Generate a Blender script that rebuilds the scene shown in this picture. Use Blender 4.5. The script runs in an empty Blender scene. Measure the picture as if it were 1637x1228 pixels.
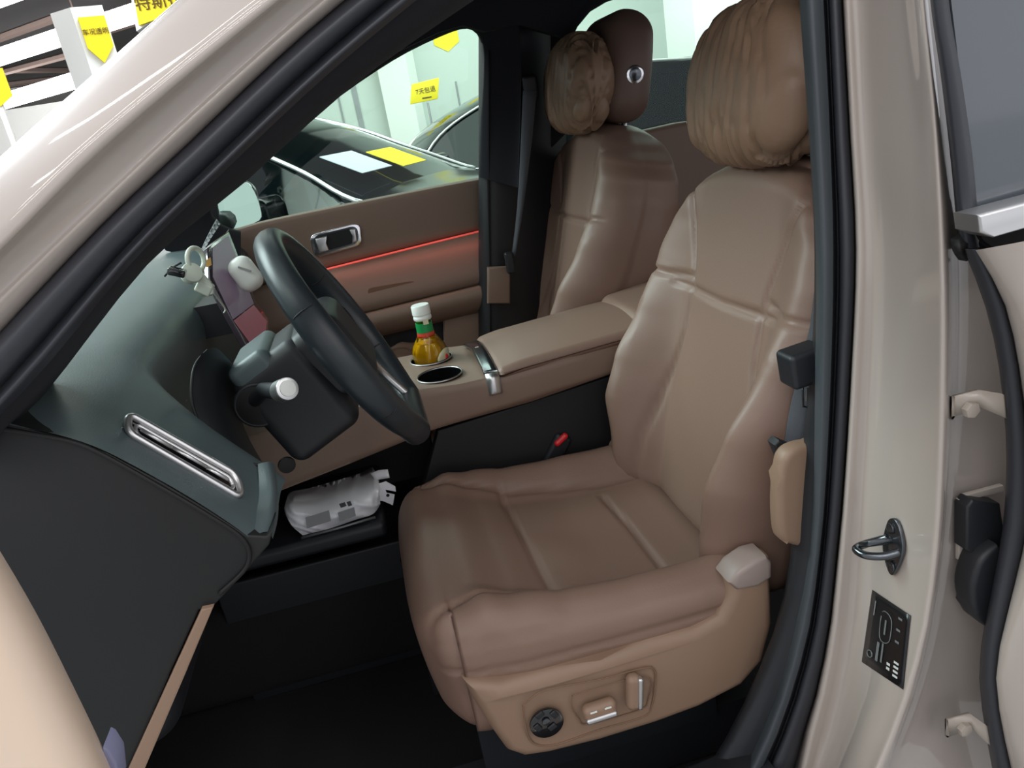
import bpy, bmesh, math, random
from mathutils import Vector, Matrix, noise
random.seed(4)
S = bpy.context.scene
COL = S.collection
R = math.radians

# ------------------------------------------------------------------ camera, world, light, exposure
F, CX, CY = 1200.0, 818.5, 614.0
CAM = Vector((0, 0, 1.38))
def _basis(r, p, y):
    r, p, y = R(r), R(p), R(y)
    D = Vector((math.sin(r)*math.cos(p), math.cos(r)*math.cos(p), math.sin(p)))
    z = Vector((0, 0, 1)); H = (z-D*z.dot(D)).normalized()
    Rt = D.cross(H)
    Y = H*math.cos(y)-Rt*math.sin(y); X = Rt*math.cos(y)+H*math.sin(y)
    return Matrix((X, Y, -D))            # camera (x right, y down, z forward) -> world
WM = _basis(10, 19.5, 9)
cam = bpy.data.cameras.new('camera'); cam.lens = 36*F/1637; cam.sensor_width = 36
cam.clip_start = .02; cam.clip_end = 200
camo = bpy.data.objects.new('camera', cam); COL.objects.link(camo)
rt, up, bk = WM@Vector((1, 0, 0)), WM@Vector((0, -1, 0)), WM@Vector((0, 0, -1))
camo.matrix_world = Matrix((( rt.x, up.x, bk.x, CAM.x), (rt.y, up.y, bk.y, CAM.y), (rt.z, up.z, bk.z, CAM.z), (0, 0, 0, 1)))
S.camera = camo
S.view_settings.view_transform = 'Standard'; S.view_settings.look = 'None'
S.view_settings.gamma = 1; S.view_settings.exposure = 0.0
try: S.view_settings.use_curve_mapping = False
except Exception: pass
W = bpy.data.worlds.new('showroom_air'); S.world = W; W.use_nodes = True
W.node_tree.nodes['Background'].inputs[0].default_value = (.93, .94, 1, 1)
W.node_tree.nodes['Background'].inputs[1].default_value = .95
def area(name, loc, aim, sx, sy, power, color=(1, 1, 1)):
    l = bpy.data.lights.new(name, 'AREA'); l.shape = 'RECTANGLE'; l.size = sx; l.size_y = sy; l.energy = power; l.color = color
    o = bpy.data.objects.new(name, l); COL.objects.link(o); o.location = loc
    o.rotation_euler = (Vector(aim)-Vector(loc)).to_track_quat('-Z', 'Y').to_euler(); return o
for _k in range(4): area('ceiling_lamp_and_fill', (-2.4+.3*_k, -3.0+_k*.9, 3.9), (-.2, .9, .8), 3.2, .07, 15, (1, .97, .93))
for _k in range(3): area('ceiling_lamp_and_fill', (1.6+.5*_k, -3.2+_k*1.1, 3.9), (.5, .8, .8), .07, 3.2, 12, (1, .97, .93))
area('ceiling_lamp_and_fill', (-2.7, 2.7, 3.3), (-.3, 1.3, 1.1), 2.4, 1.6, 230, (.88, .96, 1))
area('ceiling_lamp_and_fill', (1.5, 5.5, 4.0), (1.5, 6.5, 0), 6, 2, 260, (.95, 1, .98))
area('ceiling_lamp_and_fill', (-3, 8, 4.0), (-3, 8.5, 0), 4, 4, 280, (1, 1, .97))
area('ceiling_lamp_and_fill', (-6, 27, 4.2), (-6, 33, 2.2), 10, 2, 900)  # added fill, aimed at the far wall to brighten it, no lamp of the hall
area('ceiling_lamp_and_fill', (4, 8.5, 4.0), (4, 11, 1), 6, 2, 260, (.95, 1, .98))

def at(px, py, ax, val):
    d = WM@Vector(((px-CX)/F, (py-CY)/F, 1)); i = 'xyz'.index(ax)
    return CAM+d*((val-CAM[i])/d[i])

# ------------------------------------------------------------------ materials
def lin(c): return tuple(((v/255)/12.92 if v/255 <= .04045 else ((v/255+.055)/1.055)**2.4) for v in c)
def mat(name, rgb, rough=.5, metal=0, bump=0, bscale=200, coat=0, var=0, vscale=6, spec=.5, emit=0, sheen=0, coatr=.05):
    m = bpy.data.materials.new(name); m.use_nodes = True; nt = m.node_tree; b = nt.nodes['Principled BSDF']
    c = lin(rgb)+(1,)
    b.inputs['Base Color'].default_value = c; b.inputs['Roughness'].default_value = rough; b.inputs['Metallic'].default_value = metal
    b.inputs['Specular IOR Level'].default_value = spec
    b.inputs['Coat Weight'].default_value = coat; b.inputs['Coat Roughness'].default_value = coatr
    if sheen: b.inputs['Sheen Weight'].default_value = sheen
    if emit: b.inputs['Emission Color'].default_value = c; b.inputs['Emission Strength'].default_value = emit
    tc = nt.nodes.new('ShaderNodeTexCoord')
    if bump:
        n = nt.nodes.new('ShaderNodeTexNoise'); n.inputs['Scale'].default_value = bscale; n.inputs['Detail'].default_value = 3
        bp = nt.nodes.new('ShaderNodeBump'); bp.inputs['Strength'].default_value = bump; bp.inputs['Distance'].default_value = .002
        nt.links.new(tc.outputs['Object'], n.inputs['Vector']); nt.links.new(n.outputs['Fac'], bp.inputs['Height']); nt.links.new(bp.outputs['Normal'], b.inputs['Normal'])
    n = nt.nodes.new('ShaderNodeTexNoise'); n.inputs['Scale'].default_value = vscale
    mr = nt.nodes.new('ShaderNodeMapRange'); v = var or .04
    mr.inputs['To Min'].default_value = 1-v; mr.inputs['To Max'].default_value = 1+v
    hs = nt.nodes.new('ShaderNodeHueSaturation'); hs.inputs['Color'].default_value = c
    nt.links.new(tc.outputs['Object'], n.inputs['Vector']); nt.links.new(n.outputs['Fac'], mr.inputs['Value'])
    nt.links.new(mr.outputs['Result'], hs.inputs['Value']); nt.links.new(hs.outputs['Color'], b.inputs['Base Color'])
    return m
def glass(name, tint, gloss=1.0, rough=0.0):
    m = bpy.data.materials.new(name); m.use_nodes = True; nt = m.node_tree; nt.nodes.clear()
    o = nt.nodes.new('ShaderNodeOutputMaterial'); t = nt.nodes.new('ShaderNodeBsdfTransparent'); g = nt.nodes.new('ShaderNodeBsdfGlossy')
    t.inputs[0].default_value = tint+(1,); g.inputs['Roughness'].default_value = rough; f = nt.nodes.new('ShaderNodeFresnel'); f.inputs[0].default_value = 1.45
    mm = nt.nodes.new('ShaderNodeMath'); mm.operation = 'MULTIPLY'; mm.inputs[1].default_value = gloss
    mx = nt.nodes.new('ShaderNodeMixShader'); nt.links.new(f.outputs[0], mm.inputs[0]); nt.links.new(mm.outputs[0], mx.inputs[0])
    nt.links.new(t.outputs[0], mx.inputs[1]); nt.links.new(g.outputs[0], mx.inputs[2]); nt.links.new(mx.outputs[0], o.inputs[0]); return m
M = dict(
 paint=mat('champagne_paint', (174, 163, 155), .35, coat=1, coatr=.03, var=.01),
 paint_in=mat('champagne_paint_inner', (170, 160, 151), .42, coat=.5, coatr=.12, var=.01),
 paint_lin=mat('door_inner_beige', (232, 208, 186), .45, coat=.2, var=.01),
 leather=mat('brown_leather', (126, 101, 88), .49, bump=.12, bscale=500, var=.04, vscale=5),
 leather2=mat('brown_soft_trim', (128, 106, 92), .52, bump=.10, bscale=500, var=.03),
 tan=mat('tan_plastic', (138, 113, 94), .5, bump=.05, bscale=600, var=.02),
 stitch=mat('stitch_thread', (120, 92, 72), .8),
 pillow=mat('pillow_leather', (142, 115, 94), .5, bump=.2, bscale=150, var=.08, vscale=12),
 hr=mat('headrest_leather', (104, 82, 72), .5, bump=.1, bscale=500),
 dash=mat('dash_teal_black', (82, 94, 96), .42, bump=.15, bscale=700, var=.03),
 black=mat('black_plastic', (30, 32, 36), .5, bump=.05, bscale=500),
 cap=mat('dash_end_black', (20, 21, 22), .6, bump=.05, bscale=500),
 rubber=mat('black_rubber', (48, 50, 56), .45, bump=.05, bscale=300),
 rubber2=mat('groove_rubber', (26, 28, 34), .6),
 gtrim=mat('grey_pillar_trim', (64, 70, 75), .5, var=.02),
 fabric=mat('headliner_black', (26, 27, 33), .95),
 carpet=mat('floor_carpet_black', (18, 18, 20), .95, bump=.5, bscale=900),
 wheel=mat('wheel_black_leather', (40, 46, 50), .38, bump=.08, bscale=700),
 chrome=mat('chrome', (225, 225, 228), .12, 1), satin=mat('satin_silver', (205, 205, 205), .32, .9),
 dchrome=mat('dark_chrome', (98, 102, 106), .18, .9), gloss=mat('gloss_black', (14, 14, 16), .08, coat=1),
 belt=mat('seat_belt_grey', (74, 76, 82), .8, bump=.4, bscale=900),
 red=mat('buckle_red', (215, 40, 45), .35), white=mat('white_plastic', (225, 228, 222), .35, var=.01),
 film=mat('white_plastic_film', (244, 244, 248), .3, coat=.4, var=.03, vscale=30), print=mat('grey_print', (150, 152, 154), .6), print2=mat('dark_print', (80, 82, 84), .6),
 yellow=mat('yellow_card', (250, 225, 20), .5, var=.01), text=mat('brown_lettering', (90, 70, 20), .7), paper=mat('white_paper', (205, 208, 218), .6, var=.01),
 wall=mat('white_wall_paint', (205, 212, 206), .8, var=.02, vscale=1), wallw=mat('bright_white_paint', (246, 246, 242), .7, var=.01),
 floor=mat('polished_showroom_floor', (150, 152, 150), .2, var=.06, vscale=1), ceil=mat('dark_ceiling', (40, 36, 36), .9),
 truss=mat('brown_steel', (130, 112, 104), .6), lamp=mat('led_tube', (255, 255, 255), .5, emit=9),
 carblk=mat('black_car_paint', (8, 12, 14), .14, spec=.28, var=.01), cargrey=mat('dark_grey_car_paint', (60, 66, 66), .25, spec=.4, var=.01), carwht=mat('silver_car_paint', (190, 196, 196), .2, coat=1, var=.01),
 carglass=mat('dark_car_glass', (8, 13, 15), .08, spec=.22), tyre=mat('tyre_rubber', (22, 22, 22), .8), seal=mat('black_window_seal', (12, 12, 14), .6),
 screen=mat('dark_screen_glass', (62, 54, 62), .13, spec=1, coat=.6), screenmauve=mat('mauve_screen_panel', (120, 104, 122), .3, emit=.18), screenred=mat('red_screen_panel', (150, 95, 105), .3, emit=.2),
 label=mat('black_label', (18, 18, 20), .3), labelw=mat('label_print', (110, 112, 112), .5), labelw2=mat('label_print_white', (200, 202, 200), .5),
 led=mat('red_ambient_strip', (235, 95, 85), .4, emit=.55), oil=None, green=mat('green_band', (20, 135, 70), .4), redb=mat('red_band', (200, 70, 50), .4),
 cream=mat('cream_label', (205, 198, 165), .5, var=.03, vscale=60), liquid=mat('amber_liquid', (170, 140, 20), .1, spec=.8),
 yellowliq=mat('yellow_glass_edge', (215, 190, 50), .2), winglass=glass('window_glass', (.84, .95, .90), .6), rearglass=mat('privacy_glass', (86, 92, 98), .12, coat=1, var=.01),
 mirror=mat('mirror_glass', (210, 222, 215), .02, 1), ledw=mat('led_tube_far', (255, 255, 250), .5, emit=6), hinge=mat('painted_hinge', (165, 155, 144), .4, coat=.3),
 floorbag=mat('grey_line', (120, 122, 124), .4, .5), plug=mat('cream_white_plastic', (214, 220, 205), .4))
M['bottle'] = glass('bottle_glass', (.93, .84, .36), 1.0); M['liquid'] = mat('amber_drink', (205, 168, 45), .15)

# ------------------------------------------------------------------ object helpers
ORG = {}
def link(o, parent=None, org=None):
    COL.objects.link(o)
    if parent is not None: o.parent = parent
    ORG[o.name] = ORG[parent.name] if parent is not None else (org or Vector((0, 0, 0)))
    return o
def thing(name, label, cat, loc=(0, 0, 0), group=None, kind=None):
    o = bpy.data.objects.new(name, None); o.empty_display_size = .05; link(o, None, Vector(loc)); o.location = loc
    return tag(o, label, cat, group, kind)
def tag(o, label=None, cat=None, group=None, kind=None):
    if label: o['label'] = label
    if cat: o['category'] = cat
    if group: o['group'] = group
    if kind: o['kind'] = kind
    return o
def build(name, vs, fs, m, parent=None, smooth=True, sub=0, label=None, auto=None):
    me = bpy.data.meshes.new(name)
    if parent is not None: o0 = ORG[parent.name]
    else:
        o0 = Vector((sum(v[0] for v in vs)/len(vs), sum(v[1] for v in vs)/len(vs), min(v[2] for v in vs)))
    me.from_pydata([Vector(v)-o0 for v in vs], [], fs); me.update()
    bm = bmesh.new(); bm.from_mesh(me); bmesh.ops.remove_doubles(bm, verts=bm.verts, dist=1e-5)
    bmesh.ops.recalc_face_normals(bm, faces=bm.faces)
    bm.to_mesh(me); bm.free()
    me.materials.append(m)
    if smooth:
        for p in me.polygons: p.use_smooth = True
        if auto: me.set_sharp_from_angle(angle=R(auto))
    o = bpy.data.objects.new(name, me); link(o, parent, o0)
    if parent is None: o.location = o0
    if sub:
        s = o.modifiers.new('smooth', 'SUBSURF'); s.levels = sub; s.render_levels = sub
    if label: o['label'] = label
    return o
class MB:
    def __init__(s): s.v = []; s.f = []
    def add(s, vs, fs):
        n = len(s.v); s.v += [Vector(v) for v in vs]; s.f += [tuple(i+n for i in f) for f in fs]; return s
    def box(s, c, h, rot=None):
        vs = [Vector((x*h[0], y*h[1], z*h[2])) for x in (-1, 1) for y in (-1, 1) for z in (-1, 1)]
        if rot: vs = [rot@v for v in vs]
        c = Vector(c); return s.add([c+v for v in vs], [(0, 1, 3, 2), (4, 6, 7, 5), (0, 4, 5, 1), (2, 3, 7, 6), (0, 2, 6, 4), (1, 5, 7, 3)])
    def tube(s, pts, r, n=10, cap=True, flat=None, ref=None):
        pts = [Vector(p) for p in pts]; rings = []
        rr = r if isinstance(r, (list, tuple)) else [r]*len(pts)
        a = None
        for i, p in enumerate(pts):
            t = (pts[min(i+1, len(pts)-1)]-pts[max(i-1, 0)]).normalized()
            if a is None: a = Vector(ref) if ref else (Vector((0, 0, 1)) if abs(t.z) < .9 else Vector((1, 0, 0)))
            if ref: a = Vector(ref)
            a = (a-t*a.dot(t)).normalized(); b = t.cross(a)
            fx = flat or 1
            rings.append([p+a*math.cos(k*2*math.pi/n)*rr[i]+b*math.sin(k*2*math.pi/n)*rr[i]*fx for k in range(n)])
        return s.rings(rings, cap)
    def rings(s, rings, cap=True, closed=False):
        n = len(rings[0]); vs = [v for r_ in rings for v in r_]; fs = []
        m = len(rings)
        for i in range(m if closed else m-1):
            for k in range(n):
                j = (i+1) % m; fs.append((i*n+k, i*n+(k+1) % n, j*n+(k+1) % n, j*n+k))
        if cap and not closed: fs += [tuple(range(n)), tuple((m-1)*n+k for k in range(n))]
        return s.add(vs, fs)
    def build(s, name, m, parent=None, smooth=False, **k): return build(name, s.v, s.f, m, parent, smooth, **k)
def catmull(pts, n=6, closed=False):
    P = [Vector(p) for p in pts]; out = []; N = len(P)
    for i in range(N if closed else N-1):
        if closed: a, b, c, d = P[(i-1) % N], P[i], P[(i+1) % N], P[(i+2) % N]
        else: a, b, c, d = P[max(i-1, 0)], P[i], P[i+1], P[min(i+2, N-1)]
        for k in range(n):
            t = k/n; out.append(.5*((2*b)+(c-a)*t+(2*a-5*b+4*c-d)*t*t+(3*b-a-3*c+d)*t**3))
    if not closed: out.append(P[-1])
    return out
def interp(tab, x):
    if x <= tab[0][0]: return tab[0][1]
    for (a, va), (b, vb) in zip(tab, tab[1:]):
        if x <= b:
            t = (x-a)/(b-a); t = t*t*(3-2*t)*.5+t*.5; return va+(vb-va)*t
    return tab[-1][1]
def ss(a, b, x):
    t = max(0, min(1, (x-a)/(b-a))); return t*t*(3-2*t)
def rbox_geo(h, r, N, warp=None):
    def axis(hh):
        rr = min(r, hh*.999); L = []; inn = hh-rr; K = 5
        n = max(1, int(round(2*inn/N)))
        L = [-inn-rr*math.tan(R(45*k/K)) for k in range(K, 0, -1)]+[-inn+2*inn*k/n for k in range(n+1)]+[inn+rr*math.tan(R(45*k/K)) for k in range(1, K+1)]
        return L
    A = [axis(x) for x in h]; vs = []; fs = []
    for ax in range(3):
        u, v = (ax+1) % 3, (ax+2) % 3
        for sg in (-1, 1):
            base = len(vs); nu, nv = len(A[u]), len(A[v])
            for a in A[u]:
                for b in A[v]:
                    p = [0, 0, 0]; p[ax] = sg*h[ax]; p[u] = a; p[v] = b
                    q = [max(-(h[i]-min(r, h[i]*.999)), min(h[i]-min(r, h[i]*.999), p[i])) for i in range(3)]
                    d = Vector([p[i]-q[i] for i in range(3)]); d.normalize()
                    w = Vector(q)+Vector([d[i]*min(r, h[i]*.999) for i in range(3)]) if r < min(h) else Vector(q)+d*min(r, min(h)*.999)
                    vs.append(w)
            for i in range(nu-1):
                for j in range(nv-1):
                    f = (base+i*nv+j, base+i*nv+j+1, base+(i+1)*nv+j+1, base+(i+1)*nv+j); fs.append(f)
    if warp: vs = [warp(v) for v in vs]
    return vs, fs
def rbox(name, c, h, r, m, parent=None, N=.03, warp=None, rot=None, **k):
    vs, fs = rbox_geo(h, r, N, warp); c = Vector(c)
    if rot: vs = [rot@Vector(v) for v in vs]
    return build(name, [c+Vector(v) for v in vs], fs, m, parent, **k)
def sheet(name, rows, m, parent=None, thick=0, tdir=(0, 1, 0), sub=0, n=(1, 1), auto=None, label=None, closedv=False):
    """rows of points -> surface (smoothed both ways), optionally thickened along tdir"""
    g = [catmull(r_, n[1]) if n[1] > 1 else [Vector(p) for p in r_] for r_ in rows]
    if n[0] > 1:
        cols = [catmull([g[i][j] for i in range(len(g))], n[0]) for j in range(len(g[0]))]
        g = [[cols[j][i] for j in range(len(cols))] for i in range(len(cols[0]))]
    a, b = len(g), len(g[0]); vs = [p for r_ in g for p in r_]
    fs = [(i*b+j, i*b+j+1, (i+1)*b+j+1, (i+1)*b+j) for i in range(a-1) for j in range(b-1)]
    if thick:
        t = Vector(tdir).normalized()*thick; o = len(vs); vs += [p+t for p in vs[:o]]
        fs += [tuple(o+i for i in reversed(f)) for f in fs[:]]
        rim = [i*b for i in range(a)]+[(a-1)*b+j for j in range(1, b)]+[i*b+b-1 for i in range(a-2, -1, -1)]+[j for j in range(b-2, 0, -1)]
        for i in range(len(rim)):
            p, q = rim[i], rim[(i+1) % len(rim)]; fs.append((p, q, q+o, p+o))
    return build(name, vs, fs, m, parent, True, sub, label, auto)
def plate(name, pts, tvec, m, parent=None, bevel=0, seg=3, smooth_outline=0, auto=35, label=None, warp=None):
    """solid plate: an outline of 3-D points in one plane, given thickness tvec"""
    P = [Vector(p) for p in pts]
    if smooth_outline: P = catmull(P, smooth_outline, True)
    t = Vector(tvec); n = len(P)
    bm = bmesh.new(); a = [bm.verts.new(p) for p in P]; f = bm.faces.new(a)
    r = bmesh.ops.extrude_face_region(bm, geom=[f]); nv = [v for v in r['geom'] if isinstance(v, bmesh.types.BMVert)]
    for v in nv: v.co += t
    if bevel:
        ed = [e for e in bm.edges if len(e.link_faces) == 2 and any(len(x.verts) > 4 for x in e.link_faces)]
        if n <= 4: ed = list(bm.edges)
        bmesh.ops.bevel(bm, geom=ed, offset=bevel, segments=seg, affect='EDGES', profile=.5, clamp_overlap=True)
    bmesh.ops.recalc_face_normals(bm, faces=bm.faces)
    vs = [v.co.copy() for v in bm.verts]; bm.verts.index_update(); fs = [tuple(v.index for v in f.verts) for f in bm.faces]; bm.free()
    if warp: vs = [warp(v) for v in vs]
    return build(name, vs, fs, m, parent, True, 0, label, auto)
def pplate(name, px, ax, val, thick, m, parent=None, **k):
    t = [0, 0, 0]; t['xyz'.index(ax)] = thick
    return plate(name, [at(x, y, ax, val) for x, y in px], t, m, parent, **k)
def text(name, s, loc, size, xdir, ydir, m, parent, ext=.001):
    c = bpy.data.curves.new(name, 'FONT'); c.body = s; c.size = size; c.align_x = 'CENTER'; c.align_y = 'CENTER'; c.extrude = ext
    o = bpy.data.objects.new('tmp_text', c); COL.objects.link(o)
    me = bpy.data.meshes.new_from_object(o.evaluated_get(bpy.context.evaluated_depsgraph_get())); bpy.data.objects.remove(o)
    x = Vector(xdir).normalized(); y = Vector(ydir); y = (y-x*y.dot(x)).normalized(); z = x.cross(y)
    vs = [Vector(loc)+x*v.co.x+y*v.co.y+z*v.co.z for v in me.vertices]; fs = [tuple(p.vertices) for p in me.polygons]
    return build(name, vs, fs, m, parent, False) if vs else None
def polydist(u, v, P):
    d = 9
    for (a, b), (c, e) in zip(P, P[1:]):
        L = (c-a)**2+(e-b)**2; t = max(0, min(1, ((u-a)*(c-a)+(v-b)*(e-b))/L)) if L else 0
        d = min(d, math.hypot(u-a-t*(c-a), v-b-t*(e-b)))
    return d
def groove(u, v, polys, depth, w):
    s = 0
    for P in polys:
        d = polydist(u, v, P)
        if d < 4*w: s = max(s, math.exp(-(d/w)**2))
    return s*depth
def ring_pts(c, a, b, ra, rb, n=32): return [Vector(c)+Vector(a)*ra*math.cos(2*math.pi*k/n)+Vector(b)*rb*math.sin(2*math.pi*k/n) for k in range(n)]
def disc(name, c, axis, r, thick, m, parent, bevel=.001, n=36, label=None):
    ax = Vector(axis).normalized(); a = ax.orthogonal().normalized(); b = ax.cross(a)
    return plate(name, ring_pts(c, a, b, r, r, n), ax*thick, m, parent, bevel=bevel, seg=2, label=label)
def torus(name, c, axis, Rr, r, m, parent, n=48, k=12, sx=1, label=None, ell=None):
    ax = Vector(axis).normalized(); a = ax.orthogonal().normalized() if ell is None else Vector(ell).normalized(); b = ax.cross(a); rings = []
    for i in range(n):
        t = 2*math.pi*i/n; d = a*math.cos(t)+b*math.sin(t); cc = Vector(c)+d*Rr
        rings.append([cc+d*r*math.cos(2*math.pi*j/k)+ax*r*sx*math.sin(2*math.pi*j/k) for j in range(k)])
    mb = MB(); mb.rings(rings, False, True); return mb.build(name, m, parent, True, label=label)

exec_parts = []
# ================================================================== SHOWROOM (setting)
def box_struct(name, lo, hi, m):
    mb = MB(); c = (Vector(lo)+Vector(hi))/2; mb.box(c, (Vector(hi)-Vector(lo))/2); o = mb.build(name, m); o['kind'] = 'structure'; return o
box_struct('floor', (-20, -10, -.1), (16, 34, 0), M['floor'])
box_struct('wall_back', (-.75, 11.5, 0), (14, 11.7, 4.6), M['wall'])
box_struct('wall_far', (-20, 33, 0), (-.7, 33.2, 4.6), M['wallw'])
box_struct('ceiling', (-20, 2.2, 4.6), (16, 34, 4.7), M['ceil'])
# panel joints on the back wall
for i, px in enumerate([(535, 130), (560, 118), (724, 105)]):
    p = at(px[0], px[1], 'y', 11.5)
    mb = MB(); mb.box((p.x, 11.492, 1.5), (.012 if i != 1 else .035, .008, 1.5 if i != 2 else .45)); o = mb.build('trim_%d' % (i+1), M['print']); o['kind'] = 'structure'
# square white column standing before the back wall
_q = at(632, 90, 'y', 10.5)
t = thing('column', 'square white column in front of the back wall, seen through the passenger window', 'column', (_q.x, 10.7, 0))
MB().box((_q.x+.05, 11.28, 2.3), (.22, .15, 2.3), Matrix.Rotation(R(-28), 3, 'Z')).build('shaft', M['wallw'], t)
MB().box((_q.x+.05, 11.28, .06), (.24, .17, .06), Matrix.Rotation(R(-28), 3, 'Z')).build('plinth', M['seal'], t)
t = thing('column', 'wide white column beyond the rear side window, right of the passenger headrest', 'column', (4.4, 9, 0))
MB().box((4.75, 9.2, 2.3), (.55, .4, 2.3)).build('shaft', M['wallw'], t)
# free-standing display pillars with yellow shields
def pillar(corner, zt, lpx, rpx, y, label, sign, txt):
    T0 = at(corner[0], corner[1], 'y', y); zt = T0.z
    L = at(lpx[0], lpx[1], 'z', zt); Rr = at(rpx[0], rpx[1], 'z', zt); B = L+Rr-T0
    t = thing('display_pillar', label, 'pillar', (T0.x, T0.y, 0))
    vs = [Vector((p.x, p.y, z)) for z in (0, zt) for p in (T0, Rr, B, L)]
    MB().add(vs, [(0, 1, 2, 3), (4, 5, 6, 7), (0, 1, 5, 4), (1, 2, 6, 5), (2, 3, 7, 6), (3, 0, 4, 7)]).build('pillar_body', M['wallw'], t)
    xd = (Rr-T0); w = xd.length; xd.normalize(); nrm = xd.cross(Vector((0, 0, 1)))
    def q(u, z): return T0+xd*(u*w)+Vector((0, 0, z-zt))+nrm*.004
    z1, z2, z3 = sign
    sg = plate('shield_sign', [q(.12, z1), q(.95, z1), q(.95, z2), q(.5, z3), q(.12, z2)], nrm*.02, M['yellow'], t)
    text('lettering', txt, q(.53, (z1+z2)/2)+nrm*.024, w*.21, xd, (0, 0, 1), M['text'], t)
    return t
pillar((112, 12), 0, (80, 22), (163, 8), 6, 'white freestanding pillar with a yellow shield, outside the windscreen at top left', (2.45, 2.26, 2.16), '车况透明')
# yellow sign panel standing by the pillar
t = thing('shield_sign_panel', 'large yellow sign with brown lettering, cut off by the top edge of the photo', 'sign', (-.95, 5, 0))
a, b = at(206, 0, 'y', 5), at(290, -25, 'y', 5.0)
def sp(px, py, d=0): v = at(px, py, 'y', 5); v.y -= d; return v
plate('sign_board', [sp(196, -90), sp(330, -130), sp(330, -20), sp(218, 50)], (0, .12, 0), M['wallw'], t)
plate('yellow_face', [sp(203, -86, .03), sp(325, -118, .03), sp(323, 6, .03), sp(224, 42, .03)], (0, .025, 0), M['yellow'], t)
text('lettering', '特斯拉', sp(256, 4, .035), .088, (1, 0, 0), (0, 0, 1), M['text'], t)
MB().tube([(-.8, 5.06, 2.4), (-.8, 5.06, 4.6)], .012, 6).build('hanger', M['truss'], t)
t = thing('shield_sign_panel', 'small yellow sign at the left edge of the photo under the ceiling lamps', 'sign', (-4, 11, 0))
p0 = at(-5, 142, 'y', 11)
plate('yellow_face', [p0+Vector(q) for q in ((-.2, 0, .22), (.14, 0, .22), (.14, 0, -.1), (-.03, 0, -.2), (-.2, 0, -.1))], (0, .02, 0), M['yellow'], t)
MB().box((p0.x-.05, 11.06, (p0.z-.1)/2), (.03, .03, (p0.z-.1)/2)).build('post', M['wallw'], t)
# yellow wall signs
def wsign(px, py, y, w, h, label, txt='', shield=True, sub=''):
    c = at(px, py, 'y', y); t = thing('wall_sign', label, 'sign', (c.x, y, c.z))
    P = [(-w, h), (w, h), (w, -h*.35), (0, -h), (-w, -h*.35)] if shield else [(-w, h), (w, h), (w, -h), (-w, -h)]
    plate('sign_face', [c+Vector((a, 0, b)) for a, b in P], (0, .02, 0), M['yellow'], t)
    if txt: text('lettering', txt, c+Vector((0, -.004, h*.15)), w*.46, (1, 0, 0), (0, 0, 1), M['text'], t)
    MB().box(c+Vector((0, -.003, h*.45 if not txt else -h*.45)), (w*(.5 if not txt else .3), .002, h*.04)).build('small_print', M['text'], t)
wsign(713, 62, 11.49, .18, .17, 'yellow shield sign high on the back wall, behind the passenger window')
wsign(585, 100, 11.49, .14, .14, 'yellow shield sign on the back wall left of the white column')
wsign(497, 163, 11.49, .1, .08, 'small faded orange sign low on the back wall near the windscreen pillar')
# card on a stand on top of the car behind
t = thing('sale_board', 'yellow rectangular board with brown lettering standing above the parked car roofs', 'sign', (1, 8.5, 0))
c = at(681, 148, 'y', 8.5)
plate('board', [at(x, y, 'y', 8.5) for x, y in ((658, 135), (702, 124), (700, 158), (656, 167))], (0, .03, 0), M['yellow'], t, bevel=.004)
text('lettering', '7天包退', c+Vector((0, -.004, .02)), .062, (1, 0, .03), (0, 0, 1), M['text'], t)
MB().box(c+Vector((0, -.003, -.05)), (.05, .002, .006)).build('small_print', M['text'], t)
MB().tube([(c.x, 8.52, 0), (c.x, 8.52, c.z-.1)], .012).build('post', M['satin'], t)
# ceiling lamps and trusses at the far left
def bar(name, a, b, r, m, label, cat, group=None, hang=True):
    t = thing(name, label, cat, (a+b)/2, group)
    MB().tube([a, b], r, 6).build('tube' if cat == 'lamp' else 'beam', m, t)
    if hang:
        for k in (.25, .75):
            p = a.lerp(b, k); MB().tube([p, (p.x, p.y, 4.6)], .012, 5).build('hanger', M['truss'], t)
    return t
for (A, B, z, r, lab) in [((-120, 130), (230, 16), 3.6, .13, 'long white ceiling lamp passing behind the pillar, upper of the two'), ((-80, 188), (215, 100), 3.5, .16, 'long white ceiling lamp passing low behind the pillar, lower of the two'),
                          ((-60, 20), (50, -20), 3.9, .1, 'white ceiling lamp in the top left corner of the photo')]:
    bar('ceiling_lamp', at(A[0], A[1], 'z', z), at(B[0], B[1], 'z', z), r, M['lamp'], lab, 'lamp', 'ceiling lamps at the far left')
for (A, B, z, lab) in [((-40, 75), (90, 28), 4.1, 'thin brown steel beam under the ceiling, topmost in view'), ((-30, 125), (120, 85), 4.1, 'brown steel beam crossing just below the upper lamp'), ((-30, 112), (110, 112), 4.15, 'brown steel beam sloping the other way below the upper lamp'),
                       ((-30, 140), (115, 122), 4.2, 'lowest brown steel beam above the lower lamp'), ((160, 52), (230, 30), 3.9, 'brown steel beam right of the pillar')]:
    bar('roof_beam', at(A[0], A[1], 'z', z), at(B[0], B[1], 'z', z), .07, M['truss'], lab, 'beam', 'steel beams at the far left', False)

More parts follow.
